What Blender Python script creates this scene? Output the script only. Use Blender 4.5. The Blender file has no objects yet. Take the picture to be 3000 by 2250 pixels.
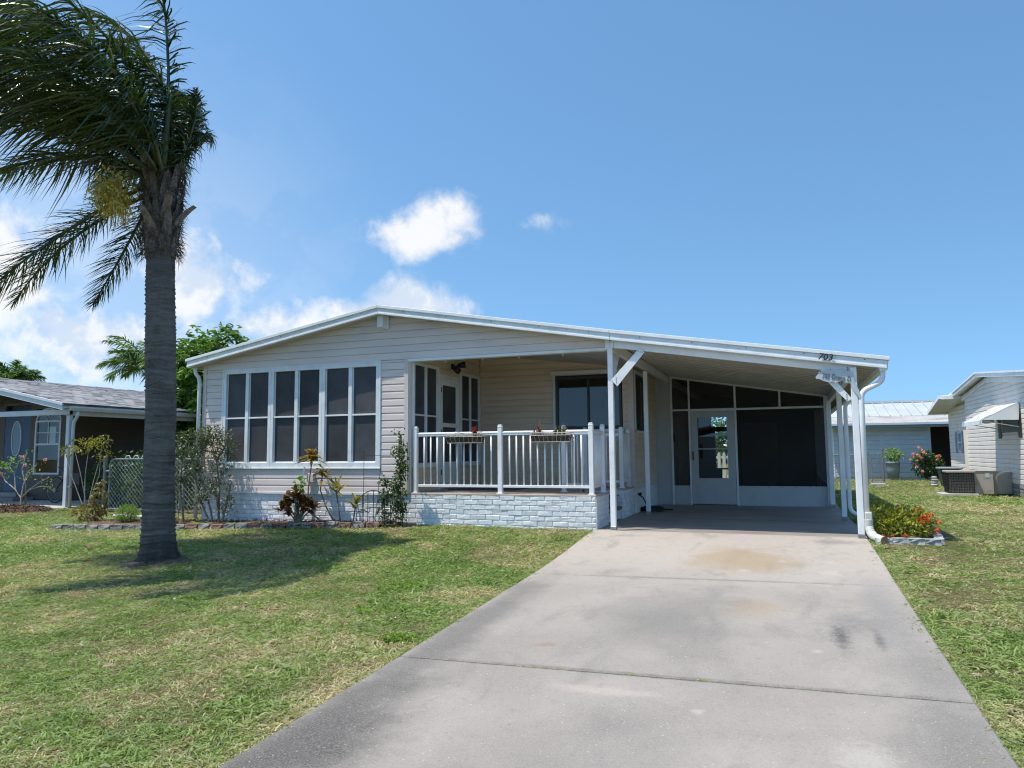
import bpy, bmesh, math, random
import numpy as np
from mathutils import Vector, Matrix, Euler

random.seed(7)
RNG = np.random.default_rng(7)
scene = bpy.context.scene
col = scene.collection
R_ = math.radians

# ------------------------------------------------------------------ camera
CAM = Vector((0.0, 0.0, 1.2))
YAW, PITCH, ROLL = R_(20.397), R_(5.359), R_(-0.4794)
_f = Vector((-math.sin(YAW) * math.cos(PITCH), math.cos(YAW) * math.cos(PITCH), math.sin(PITCH)))
_r = Vector((math.cos(YAW), math.sin(YAW), 0))
_u = _r.cross(_f)
RIGHT = math.cos(ROLL) * _r + math.sin(ROLL) * _u
UPV = -math.sin(ROLL) * _r + math.cos(ROLL) * _u
FWD = _f
cd = bpy.data.cameras.new('camera')
cd.sensor_width = 36.0
cd.lens = 36.0 * 2150 / 3000
cd.clip_start = 0.05
cd.clip_end = 3000
cam = bpy.data.objects.new('camera', cd)
col.objects.link(cam)
_m = Matrix((RIGHT, UPV, -FWD)).transposed().to_4x4()
_m.translation = CAM
cam.matrix_world = _m
scene.camera = cam

# ------------------------------------------------------------------ light
SUN_TO = Vector((-0.345, -0.26, 1.0)).normalized()       # towards the sun
sd = bpy.data.lights.new('sun', 'SUN')
sd.energy = 3.5
sd.angle = R_(0.53)
sd.color = (1.0, 0.93, 0.82)
sun = bpy.data.objects.new('sun', sd)
col.objects.link(sun)
sun.rotation_euler = SUN_TO.to_track_quat('Z', 'Y').to_euler()
scene.view_settings.view_transform = 'Standard'
scene.view_settings.look = 'None'
scene.view_settings.exposure = 0.5
scene.view_settings.gamma = 1.0
scene.view_settings.use_curve_mapping = False
cy = scene.cycles
cy.max_bounces = 6
cy.diffuse_bounces = 3
cy.glossy_bounces = 3
cy.transmission_bounces = 4
cy.transparent_max_bounces = 12
cy.caustics_reflective = False
cy.caustics_refractive = False
cy.use_adaptive_sampling = True
cy.adaptive_threshold = 0.015
cy.filter_width = 1.15


# ------------------------------------------------------------------ node helpers
class NT:
    def __init__(s, tree):
        s.t = tree
        s.t.nodes.clear()

    def n(s, typ, out=0, props=None, **kw):
        nd = s.t.nodes.new(typ)
        for k, v in (props or {}).items():
            setattr(nd, k, v)
        for k, v in kw.items():
            key = int(k[1:]) if (k[0] == 'i' and k[1:].isdigit()) else k.replace('_', ' ')
            if v is None:
                continue
            inp = nd.inputs[key]
            if isinstance(v, bpy.types.NodeSocket):
                s.t.links.new(v, inp)
            else:
                if isinstance(v, (tuple, list)) and len(v) == 3 and inp.type == 'RGBA':
                    v = (*v, 1)
                inp.default_value = v
        return nd if out is None else nd.outputs[out]

    def math(s, op, a, b=None, c=None, clamp=False):
        return s.n('ShaderNodeMath', props={'operation': op, 'use_clamp': clamp}, i0=a, i1=b, i2=c)

    def vmath(s, op, a, b=None, out=0):
        return s.n('ShaderNodeVectorMath', out=out, props={'operation': op}, i0=a, i1=b)

    def mix(s, f, a, b, blend='MIX'):
        nd = s.t.nodes.new('ShaderNodeMix')
        nd.data_type = 'RGBA'
        nd.blend_type = blend
        for i, v in ((0, f), (6, a), (7, b)):
            if isinstance(v, bpy.types.NodeSocket):
                s.t.links.new(v, nd.inputs[i])
            else:
                nd.inputs[i].default_value = (*v, 1) if (i > 0 and len(v) == 3) else v
        return nd.outputs[2]

    def noise(s, vec, scale, detail=4, rough=0.55, dist=0.0):
        return s.n('ShaderNodeTexNoise', Vector=vec, Scale=scale, Detail=detail, Roughness=rough, Distortion=dist)

    def ramp(s, f, a, b, lo=0.0, hi=1.0):
        return s.n('ShaderNodeMapRange', props={'interpolation_type': 'SMOOTHSTEP'}, i0=f, i1=a, i2=b, i3=lo, i4=hi)

    def pos(s):
        return s.n('ShaderNodeNewGeometry', out=0)

    def obj(s):
        return s.n('ShaderNodeTexCoord', out=3)


# ------------------------------------------------------------------ world: sky with clouds
world = bpy.data.worlds.new('World')
scene.world = world
world.use_nodes = True
w = NT(world.node_tree)
sky = w.n('ShaderNodeTexSky', out=None)
sky.sky_type = 'NISHITA'
sky.sun_disc = False
sky.sun_elevation = math.asin(SUN_TO.z)
sky.sun_rotation = math.atan2(SUN_TO.x, SUN_TO.y)
sky.altitude = 0
sky.air_density = 1.0
sky.dust_density = 0.35
sky.ozone_density = 2.2
DIR = w.n('ShaderNodeTexCoord', out=0)
w.t.links.new(w.vmath('NORMALIZE', w.vmath('ADD', DIR, (0, 0, .20))), sky.inputs[0])


def pix_dir(x, y):          # direction seen at a point of the 2212-wide picture
    s = 1.35624
    return (RIGHT * ((x * s - 1500) / 2150) + UPV * ((1125 - y * s) / 2150) + FWD).normalized()


blobs = []                  # (direction, half-width, half-height, weight)
K = 1 / 1585
for x, y, a, b, wt in [(0, 570, 220, 160, .95), (190, 720, 320, 130, .88), (430, 610, 190, 115, .95), (600, 710, 240, 80, .95),
                       (900, 660, 170, 70, 1.05), (790, 690, 170, 65, 1.0),
                       (890, 505, 200, 66, .80), (955, 462, 95, 60, .86), (1172, 474, 80, 36, .56)]:
    blobs.append((pix_dir(x, y), a * K, b * K, wt))
_rr = random.Random(3)
for i in range(6):          # the same kind of clouds all the way round
    az = R_(80 + i * 36 + _rr.uniform(-8, 8))
    el = R_(_rr.uniform(6, 17))
    blobs.append((Vector((math.sin(az) * math.cos(el), math.cos(az) * math.cos(el), math.sin(el))), _rr.uniform(.1, .2), _rr.uniform(.045, .085), .9))
dens = None
for c, a, b, wt in blobs:
    eu = Vector((c.y, -c.x, 0)).normalized()
    ev = eu.cross(c)
    rot = Matrix((eu, ev, c)).transposed().to_euler()
    q = w.n('ShaderNodeMapping', props={'vector_type': 'TEXTURE'}, Vector=DIR, Location=tuple(c), Rotation=tuple(rot), Scale=(a, b, a))
    ln = w.n('ShaderNodeVectorMath', out=1, props={'operation': 'LENGTH'}, i0=q)
    g = w.n('ShaderNodeMapRange', i0=ln, i1=0.1, i2=1.4, i3=wt, i4=0.0)
    dens = g if dens is None else w.math('MAXIMUM', dens, g)
nz = w.noise(DIR, 12.0, 8, 0.60, 0.15)
nz2 = w.noise(w.vmath('ADD', DIR, (0.012, 0.008, -0.022)), 11.0, 4, 0.55, 0.25)
dd = w.math('ADD', dens, w.math('MULTIPLY', w.math('SUBTRACT', nz, 0.5), 1.5))
mask = w.ramp(dd, 0.38, 0.90)
mask = w.math('MULTIPLY', mask, w.ramp(dens, 0.02, 0.3))
vc = pix_dir(120, 800)
vq = w.n('ShaderNodeVectorMath', out=1, props={'operation': 'DISTANCE'}, i0=DIR, i1=tuple(vc))
veil = w.ramp(vq, 0.0, .5, .42, 0.0)
light = w.ramp(w.math('SUBTRACT', nz, nz2), -0.09, 0.07)
ccol = w.mix(light, (0.68, 0.77, 0.90), (0.97, 0.97, 0.97))
skyc = w.n('ShaderNodeHueSaturation', Saturation=1.10, Value=1.0, Hue=.5, Fac=1.0, Color=sky.outputs[0])
skyc = w.mix(1.0, skyc, (.97, 1.10, 1.03), 'MULTIPLY')
skyb = w.n('ShaderNodeBackground', Color=skyc, Strength=0.15)
clb = w.n('ShaderNodeBackground', Color=ccol, Strength=0.74)
ms = w.n('ShaderNodeMixShader', i0=w.math('MAXIMUM', w.math('MULTIPLY', mask, 0.92), veil), i1=skyb, i2=clb)
wo = w.t.nodes.new('ShaderNodeOutputWorld')
w.t.links.new(ms, wo.inputs[0])


# ------------------------------------------------------------------ materials
def newmat(name):
    m = bpy.data.materials.new(name)
    m.use_nodes = True
    t = NT(m.node_tree)
    out = t.t.nodes.new('ShaderNodeOutputMaterial')
    return m, t, out


def pm(name, base, rough=0.6, var=0.12, scale=6.0, bump=0.0, bscale=60.0, metal=0.0, spec=0.5, rand=0.0, dirt=None, dirt_amt=0.0, dscale=2.5, aniso=None, coat=0):
    """A painted or natural surface: base colour with grain, blotches of dirt and fine relief."""
    m, t, out = newmat(name)
    p = t.pos()
    vec = p if aniso is None else t.vmath('MULTIPLY', p, aniso)
    f = t.noise(vec, scale, 5)
    c = t.mix(t.ramp(f, .3, .7), tuple(x * (1 - var) for x in base), tuple(min(1, x * (1 + var)) for x in base))
    if dirt is not None:
        g = t.ramp(t.noise(vec, dscale, 7, .65), .48, .74, 0, dirt_amt)
        c = t.mix(g, c, dirt)
    if rand > 0:
        rv = t.n('ShaderNodeObjectInfo', out=5)
        v = t.math('ADD', t.math('MULTIPLY', rv, 2 * rand), 1 - rand)
        c = t.mix(1.0, c, t.n('ShaderNodeCombineXYZ', X=v, Y=v, Z=v), 'MULTIPLY')
    b = t.n('ShaderNodeBsdfPrincipled', out=None, Base_Color=c, Roughness=rough, Metallic=metal)
    b.inputs['Specular IOR Level'].default_value = spec
    if coat:
        b.inputs['Coat Weight'].default_value = coat
    if bump > 0:
        bn = t.n('ShaderNodeBump', Height=t.noise(p, bscale, 5), Strength=bump, Distance=0.01)
        t.t.links.new(bn, b.inputs['Normal'])
    t.t.links.new(b.outputs[0], out.inputs[0])
    return m


def leafmat(name, a, b, trans=0.3, rough=0.4, spec=0.5, scale=3.0, c=None, camt=0.0, inst=False):
    """Leaves: two tones mixed by position, some light let through."""
    m, t, out = newmat(name)
    f = t.noise(t.pos(), scale, 3)
    if inst:
        rv = t.n('ShaderNodeObjectInfo', out=5)
        f = t.math('ADD', t.math('MULTIPLY', f, .6), t.math('MULTIPLY', rv, .4))
    k = t.mix(t.ramp(f, .35, .65), a, b)
    if c is not None:
        g = t.ramp(t.noise(t.pos(), scale * 2.3, 4, .6), .5, .66, 0, camt)
        k = t.mix(g, k, c)
    p = t.n('ShaderNodeBsdfPrincipled', out=None, Base_Color=k, Roughness=rough)
    p.inputs['Specular IOR Level'].default_value = spec
    tr = t.n('ShaderNodeBsdfTranslucent', Color=t.mix(1.0, k, (1.5, 1.6, 0.7), 'MULTIPLY'))
    t.t.links.new(t.n('ShaderNodeMixShader', i0=trans, i1=p.outputs[0], i2=tr), out.inputs[0])
    return m


def glassmat(name, tint=(0.75, 0.8, 0.8), refl=0.09):
    m, t, out = newmat(name)
    fc = t.n('ShaderNodeLayerWeight', out=1, Blend=.5)
    fr = t.math('ADD', t.math('MULTIPLY', t.math('POWER', fc, 5.0), .96), .04)
    gl = t.n('ShaderNodeBsdfGlossy', Color=(1, 1, 1), Roughness=0.01)
    tr = t.n('ShaderNodeBsdfTransparent', Color=tint)
    f = t.math('MULTIPLY', fr, 1 + refl * 5, clamp=True)
    t.t.links.new(t.n('ShaderNodeMixShader', i0=f, i1=tr, i2=gl), out.inputs[0])
    return m


def screenmat(name, colr, opac):
    """Insect screen: fine dark weave that lets part of the light through."""
    m, t, out = newmat(name)
    p = t.pos()
    f = t.noise(p, 2.2, 4)
    c = t.mix(t.ramp(f, .3, .7), tuple(x * .8 for x in colr), tuple(x * 1.2 for x in colr))
    fine = t.noise(t.vmath('MULTIPLY', p, (1, 1, .05)), 60, 3)
    c = t.mix(t.ramp(fine, .55, .8, 0, .12), c, (.2, .2, .2))
    rv = t.n('ShaderNodeObjectInfo', out=5)
    v = t.math('ADD', t.math('MULTIPLY', rv, .6), .7)
    c = t.mix(1.0, c, t.n('ShaderNodeCombineXYZ', X=v, Y=v, Z=v), 'MULTIPLY')
    b = t.n('ShaderNodeBsdfPrincipled', out=None, Base_Color=c, Roughness=.55)
    b.inputs['Specular IOR Level'].default_value = .25
    tr = t.n('ShaderNodeBsdfTransparent', Color=(1, 1, 1))
    t.t.links.new(t.n('ShaderNodeMixShader', i0=opac, i1=tr, i2=b.outputs[0]), out.inputs[0])
    return m


M = {}
M['siding'] = pm('siding', (.73, .632, .59), .55, .05, 3, .06, 240, dirt=(.42, .36, .31), dirt_amt=.35, dscale=1.6, aniso=(.35, .35, 1.6), rand=.035)
M['siding_bounce'] = pm('warm_bounce_siding', (.76, .61, .47), .55, .05, 3, .06, 240, dirt=(.45, .36, .28), dirt_amt=.3, dscale=1.6, aniso=(.35, .35, 1.6), rand=.035)  # same siding, warm bounce light of porch and carport mixed into its colour
M['trim'] = pm('trim', (.77, .80, .82), .42, .05, 4, dirt=(.52, .53, .53), dirt_amt=.4, dscale=5)
M['corner_trim'] = pm('corner_trim', (.67, .59, .55), .5, .05, 4, dirt=(.45, .41, .37), dirt_amt=.4, dscale=4)
M['white'] = pm('white_aluminium', (.83, .84, .85), .38, .05, 3, dirt=(.5, .5, .47), dirt_amt=.35, dscale=3.5)
M['panel'] = pm('grey_white_panel', (.52, .54, .55), .45, .06, 3, dirt=(.36, .36, .35), dirt_amt=.4, dscale=3)
M['fascia'] = pm('fascia_white', (.80, .83, .85), .4, .04, 3, dirt=(.48, .50, .50), dirt_amt=.4, dscale=4)
M['brick'] = pm('painted_brick', (.755, .775, .79), .6, .08, 16, .5, 45, rand=.05, dirt=(.42, .41, .40), dirt_amt=.3, dscale=7)
M['mortar'] = pm('painted_mortar', (.70, .715, .745), .75, .12, 10, .6, 60)
M['screen'] = screenmat('window_screen', (.075, .077, .085), .86)
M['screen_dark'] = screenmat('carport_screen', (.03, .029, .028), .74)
M['glass'] = glassmat('window_glass')
M['glass_clear'] = glassmat('door_glass', (.9, .93, .92), .06)
M['bronze'] = pm('bronze_frame', (.035, .032, .03), .4, .1, 8)
M['interior'] = pm('interior', (.20, .175, .15), .8, .1, 2)
M['soffit'] = pm('soffit', (.50, .48, .44), .6, .06, 2, dirt=(.40, .38, .33), dirt_amt=.5, dscale=1.5)
M['porch_floor'] = pm('porch_floor', (.46, .38, .32), .7, .12, 4, .3, 80, dirt=(.3, .24, .2), dirt_amt=.5)
M['roof_white'] = pm('roof_membrane', (.72, .73, .73), .5, .06, 2)
M['black'] = pm('black_plastic', (.012, .012, .013), .45, .2, 10)
M['wire_black'] = pm('black_wire', (.01, .01, .011), .5, .2, 20)
M['hose'] = pm('hose_green', (.012, .022, .018), .4, .2, 10)
M['board'] = pm('tread_wood', (.22, .14, .075), .7, .3, 14, .3, 40)
M['screw'] = pm('screw_head', (.16, .16, .16), .5, .2, 10)
M['galv'] = pm('galvanised', (.30, .32, .33), .42, .15, 12, metal=.6)
M['galv_dark'] = pm('weathered_galvanised', (.20, .22, .22), .5, .2, 12, metal=.4)
M['mulch'] = pm('mulch', (.13, .075, .05), .95, .5, 30, 1.0, 60, dirt=(.27, .19, .13), dirt_amt=.8, dscale=22)
M['soil'] = pm('soil', (.10, .075, .055), .95, .4, 20, 1.0, 50)
M['block_grey'] = pm('edging_block_grey', (.23, .225, .215), .85, .3, 20, 1.0, 50, rand=.25, dirt=(.10, .10, .09), dirt_amt=.6, dscale=12)
M['block_red'] = pm('edging_block_red', (.29, .165, .13), .85, .3, 20, 1.0, 50, rand=.2, dirt=(.14, .11, .10), dirt_amt=.6, dscale=12)
M['block_pale'] = pm('edging_block_pale', (.40, .40, .40), .85, .25, 20, .8, 50, rand=.15, dirt=(.18, .18, .17), dirt_amt=.6, dscale=10)
M['stem'] = pm('stem', (.20, .165, .13), .85, .3, 20, .5, 60)
M['stem_pale'] = pm('stem_pale', (.36, .33, .27), .8, .3, 20, .4, 60)
M['stem_green'] = pm('stem_green', (.13, .16, .05), .6, .2, 8)
M['leaf_mango'] = leafmat('leaf_mango', (.06, .13, .018), (.15, .27, .04), .28, .32, .6, 1.5)
M['leaf_shrub'] = leafmat('leaf_shrub', (.07, .095, .04), (.14, .165, .085), .2, .45, .5, 5)
M['leaf_vine'] = leafmat('leaf_vine', (.045, .08, .025), (.10, .16, .04), .25, .4, .5, 6)
M['leaf_ixora'] = leafmat('leaf_ixora', (.15, .19, .025), (.38, .37, .05), .25, .35, .5, 9)
M['leaf_rose'] = leafmat('leaf_rose', (.025, .06, .015), (.06, .12, .025), .2, .4, .5, 4)
M['leaf_lime'] = leafmat('leaf_lime', (.14, .24, .03), (.24, .36, .06), .3, .5, .4, 6)
M['leaf_croton'] = leafmat('leaf_croton', (.15, .05, .022), (.05, .055, .018), .2, .35, .5, 10, (.40, .19, .03), .8)
M['leaf_ti'] = leafmat('leaf_ti', (.26, .12, .04), (.20, .19, .04), .3, .4, .5, 12, (.42, .33, .07), .8)
M['leaf_ti_green'] = leafmat('leaf_ti_green', (.30, .27, .05), (.16, .17, .03), .3, .4, .5, 12, (.36, .15, .06), .6)
M['leaf_orange'] = leafmat('leaf_orange', (.20, .13, .03), (.13, .13, .03), .25, .5, .4, 8, (.32, .19, .04), .7)
M['leaf_fine'] = leafmat('leaf_fine', (.11, .20, .02), (.20, .32, .04), .3, .5, .3, 8)
M['leaf_palm'] = leafmat('leaf_palm', (.018, .040, .008), (.045, .080, .015), .22, .28, .7, 2.0, (.16, .12, .03), .35)
M['leaf_farpalm'] = leafmat('leaf_farpalm', (.07, .14, .025), (.13, .22, .04), .25, .4, .5, 1.5)
M['leaf_yellow'] = leafmat('leaf_yellow', (.14, .15, .025), (.30, .26, .03), .3, .45, .4, 6)
M['petal_red'] = leafmat('petal_red', (.70, .11, .04), (.80, .24, .09), .2, .6, .2, 12)
M['petal_peach'] = leafmat('petal_peach', (.80, .34, .20), (.85, .52, .36), .25, .6, .2, 12)
M['petal_pink'] = leafmat('petal_pink', (.72, .22, .28), (.82, .48, .48), .25, .6, .2, 12)
M['succulent'] = leafmat('succulent', (.22, .03, .02), (.35, .05, .03), .1, .4, .5, 20)
M['succulent_dark'] = leafmat('succulent_dark', (.16, .07, .06), (.22, .11, .09), .1, .5, .4, 20)
M['cactus'] = leafmat('cactus', (.12, .15, .06), (.28, .24, .07), .1, .5, .4, 25)
M['coir'] = pm('coir_liner', (.085, .048, .025), .95, .4, 25, 1.0, 70, dirt=(.25, .19, .11), dirt_amt=.8, dscale=14)
M['basket_wire'] = pm('basket_wire', (.55, .52, .48), .5, .2, 15, dirt=(.3, .17, .1), dirt_amt=.7, dscale=20)
M['flower_palm'] = leafmat('palm_flower', (.55, .42, .09), (.72, .60, .20), .2, .6, .3, 6)
M['spathe'] = pm('spathe', (.36, .23, .13), .6, .2, 4, .2, 30, aniso=(6, 6, .5))
M['sp_green'] = pm('spear_green', (.045, .07, .025), .4, .2, 4)
M['rachis'] = pm('rachis', (.12, .13, .05), .5, .2, 5)
M['corrugated'] = pm('corrugated_pipe', (.62, .62, .58), .5, .1, 6, dirt=(.35, .33, .28), dirt_amt=.6)
M['sign_blue'] = pm('sign_plate', (.46, .53, .57), .5, .06, 10)
M['sign_text'] = pm('sign_letters', (.17, .155, .14), .6, .1, 10)
M['number_black'] = pm('number_black', (.015, .016, .02), .5, .1, 10)
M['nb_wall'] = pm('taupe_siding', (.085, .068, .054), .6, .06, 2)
M['nb_blue'] = pm('blue_door_paint', (.028, .062, .13), .45, .08, 3)
M['nb_trim'] = pm('neighbour_trim', (.60, .63, .66), .45, .05, 3, dirt=(.4, .4, .38), dirt_amt=.4)
M['cream'] = pm('cream_siding', (.78, .72, .66), .55, .04, 2, dirt=(.55, .5, .45), dirt_amt=.3)
M['stone'] = pm('stone_skirt', (.24, .255, .265), .8, .35, 12, .8, 40, rand=.2)
M['pale_wall'] = pm('pale_blue_siding', (.50, .57, .63), .55, .05, 2)
M['blue_trim'] = pm('blue_grey_trim', (.17, .25, .31), .5, .06, 3)
M['shutter'] = pm('blue_shutter', (.22, .33, .46), .5, .08, 6)
M['shutter_dark'] = pm('dark_shutter', (.02, .02, .025), .5, .1, 6)
M['metal_roof'] = pm('metal_roof', (.50, .53, .54), .45, .06, 1.5, dirt=(.42, .38, .34), dirt_amt=.0)
M['metal_roof_low'] = pm('stained_roof', (.46, .44, .41), .6, .1, 2, dirt=(.17, .15, .135), dirt_amt=.9, dscale=1.1, aniso=(.7, 1.3, 1))
M['awning'] = pm('awning_white', (.70, .73, .75), .4, .04, 3)
M['ac_beige'] = pm('ac_beige', (.42, .375, .33), .5, .06, 3, dirt=(.22, .17, .12), dirt_amt=.6, dscale=3)
M['ac_coil'] = pm('ac_coil', (.20, .18, .15), .7, .4, 25)
M['bin'] = pm('bin_dark', (.022, .026, .034), .45, .15, 4)
M['pot'] = pm('pot_grey', (.22, .27, .31), .55, .1, 5)
M['deadleaf'] = pm('dead_leaf', (.20, .09, .04), .8, .3, 20)
M['picket'] = pm('picket_white', (.78, .79, .80), .5, .05, 4)
M['tyre'] = pm('tyre', (.015, .015, .016), .7, .1, 10)
M['litter'] = pm('pale_shell', (.42, .40, .36), .8, .25, 40)


def concrete_mat():
    m, t, out = newmat('driveway_concrete')
    p = t.pos()
    big = t.noise(p, .55, 4, .55, .4)
    c = t.mix(t.ramp(big, .35, .65), (.285, .258, .229), (.36, .326, .289))
    sx = t.n('ShaderNodeSeparateXYZ', out=None, Vector=p)
    yv = sx.outputs[1]
    c = t.mix(t.ramp(yv, 6.5, 10.0, 0, .8), c, (.47, .415, .365))          # newer pinkish pour near the carport
    med = t.noise(t.vmath('MULTIPLY', p, (1, .45, 1)), 2.3, 6, .62, .5)
    c = t.mix(t.ramp(med, .50, .72, 0, .55), c, (.195, .185, .172))
    c = t.mix(t.ramp(t.noise(p, 9, 6, .65), .5, .75, 0, .3), c, (.20, .185, .17))

    def stain(cx, cy, rx, ry, colr, amt, nsc, lo, hi):
        nonlocal c
        d = t.vmath('MULTIPLY', t.vmath('SUBTRACT', p, (cx, cy, 0)), (1 / rx, 1 / ry, 0))
        ln = t.n('ShaderNodeVectorMath', out=1, props={'operation': 'LENGTH'}, i0=d)
        wob = t.math('ADD', ln, t.math('MULTIPLY', t.math('SUBTRACT', t.noise(p, nsc, 5, .65), .5), 1.6))
        c = t.mix(t.ramp(wob, lo, hi, amt, 0), c, colr)

    stain(-.55, 9.35, .75, .95, (.34, .245, .13), .7, 1.6, .3, 1.15)
    stain(-.3, 7.1, .38, .45, (.34, .245, .14), .5, 3, .2, 1.1)
    stain(.33, 6.3, .12, .6, (.06, .06, .062), .95, 11, -.15, .9)
    stain(.60, 6.3, .07, .5, (.075, .075, .078), .9, 12, -.2, .85)
    stain(.45, 6.8, .4, .5, (.12, .12, .12), .55, 10, -.1, .95)
    stain(.72, 7.2, .2, 1.6, (.19, .19, .195), .5, 3, .1, 1.2)
    stain(-1.05, 6.6, .7, 1.5, (.165, .158, .148), .6, 1.4, .2, 1.2)
    stain(.55, 10.7, .42, .30, (.17, .165, .16), .6, 6, .1, 1.0)
    stain(-2.2, 10.75, .28, .15, (.22, .215, .21), .55, 7, .1, 1.0)
    stain(-2.55, 2.9, .55, 2.1, (.06, .058, .056), .92, 2.1, .2, 1.25)
    stain(-2.62, 6.0, .3, 2.6, (.11, .105, .10), .75, 2.2, .1, 1.15)
    stain(.8, 4.3, .35, 2.2, (.12, .118, .114), .6, 1.7, .1, 1.2)
    stain(-.9, 3.7, .5, 1.2, (.19, .18, .168), .5, 1.7, .1, 1.2)
    for cx, cy, r in ((-.50, 8.75, .09), (.40, 8.75, .14), (.0, 10.1, .09), (-.1, 9.3, .06), (.42, 9.3, .07), (.72, 10.4, .11), (.15, 5.9, .05), (.3, 4.15, .2), (-.55, 4.55, .05)):
        stain(cx, cy, r, r * 1.2, (.47, .43, .39), .6, 22, .2, 1.1)
    stain(-.9, 8.235, 2.2, .05, (.12, .11, .10), .55, 9, .2, 1.1)
    stain(-.9, 8.05, 1.6, .10, (.40, .345, .29), .5, 5, .2, 1.1)
    stain(-.9, 5.10, 2.6, .055, (.09, .082, .075), .6, 9, .2, 1.1)
    stain(-1.2, 4.75, .55, .10, (.50, .42, .37), .5, 5, .1, 1.0)
    stain(-1.83, 5.62, .11, .07, (.27, .20, .15), .8, 10, .5, 1.0)
    vor = t.n('ShaderNodeTexVoronoi', out=0, Vector=p, Scale=26.0)
    spk = t.math('MULTIPLY', t.ramp(t.math('ADD', vor, t.math('MULTIPLY', t.noise(p, 17, 3), .22)), .15, .26, 1, 0), t.ramp(t.noise(p, 5.1, 4), .36, .60, .15, .95))
    vd = t.n('ShaderNodeTexVoronoi', out=0, Vector=t.vmath('ADD', p, (3.3, 1.7, 0)), Scale=47.0)
    c = t.mix(t.math('MULTIPLY', t.ramp(vd, .08, .22, 1, 0), .28), c, (.13, .12, .11))
    c = t.mix(spk, c, (.58, .55, .50))
    grit = t.noise(p, 95, 4, .75)
    c = t.mix(t.ramp(grit, .40, .66, .0, .38), c, (.43, .39, .34))
    c = t.mix(t.ramp(t.noise(p, 48, 4, .7), .52, .72, 0, .35), c, (.155, .145, .135))
    b = t.n('ShaderNodeBsdfPrincipled', out=None, Base_Color=c, Roughness=.82)
    b.inputs['Specular IOR Level'].default_value = .3
    hh = t.math('ADD', t.noise(p, 130, 4, .7), t.math('MULTIPLY', t.noise(p, 12, 3), .8))
    t.t.links.new(t.n('ShaderNodeBump', Height=hh, Strength=.45, Distance=.006), b.inputs['Normal'])
    t.t.links.new(b.outputs[0], out.inputs[0])
    return m


M['concrete'] = concrete_mat()
M['slab'] = pm('carport_slab', (.30, .27, .25), .6, .12, 1.6, .3, 90, dirt=(.17, .15, .15), dirt_amt=.75, dscale=1.3, aniso=(.5, 1.4, 1))
M['slab_plain'] = pm('plain_slab', (.50, .49, .46), .8, .1, 2, .3, 90, dirt=(.33, .31, .29), dirt_amt=.5)


def patch_nodes(t, p):
    """How green the turf is: 0 dry straw, 1 lush."""
    a = t.noise(p, .42, 4, .6, .6)
    b = t.noise(p, 1.9, 5, .62, .3)
    return t.math('ADD', t.math('MULTIPLY', a, .55), t.math('MULTIPLY', b, .45))


def turf_mat():
    m, t, out = newmat('turf_ground')
    p = t.pos()
    g = patch_nodes(t, p)
    fine = t.noise(p, 22, 6, .7)
    c1 = t.mix(t.ramp(fine, .35, .65), (.12, .09, .05), (.26, .20, .115))
    c2 = t.mix(t.ramp(fine, .35, .65), (.06, .075, .02), (.16, .18, .06))
    c = t.mix(t.ramp(g, .40, .56), c1, c2)
    b = t.n('ShaderNodeBsdfPrincipled', out=None, Base_Color=c, Roughness=.95)
    b.inputs['Specular IOR Level'].default_value = .1
    t.t.links.new(t.n('ShaderNodeBump', Height=t.noise(p, 35, 6, .7), Strength=1.0, Distance=.03), b.inputs['Normal'])
    t.t.links.new(b.outputs[0], out.inputs[0])
    return m


def grass_mat():
    m, t, out = newmat('grass_blades')
    p = t.pos()
    g = patch_nodes(t, p)
    rv = t.n('ShaderNodeObjectInfo', out=5)
    hue = t.math('ADD', g, t.math('MULTIPLY', t.math('SUBTRACT', rv, .5), .17))
    green = t.mix(rv, (.085, .165, .028), (.34, .43, .14))
    dry = t.mix(t.math('FRACT', t.math('MULTIPLY', rv, 7.3)), (.27, .225, .10), (.70, .60, .40))
    c = t.mix(t.ramp(hue, .375, .53), dry, green)
    b = t.n('ShaderNodeBsdfPrincipled', out=None, Base_Color=c, Roughness=.5)
    b.inputs['Specular IOR Level'].default_value = .35
    tr = t.n('ShaderNodeBsdfTranslucent', Color=t.mix(1.0, c, (1.3, 1.4, .7), 'MULTIPLY'))
    t.t.links.new(t.n('ShaderNodeMixShader', i0=.3, i1=b.outputs[0], i2=tr), out.inputs[0])
    return m


M['turf'] = turf_mat()
M['grass'] = grass_mat()


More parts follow.
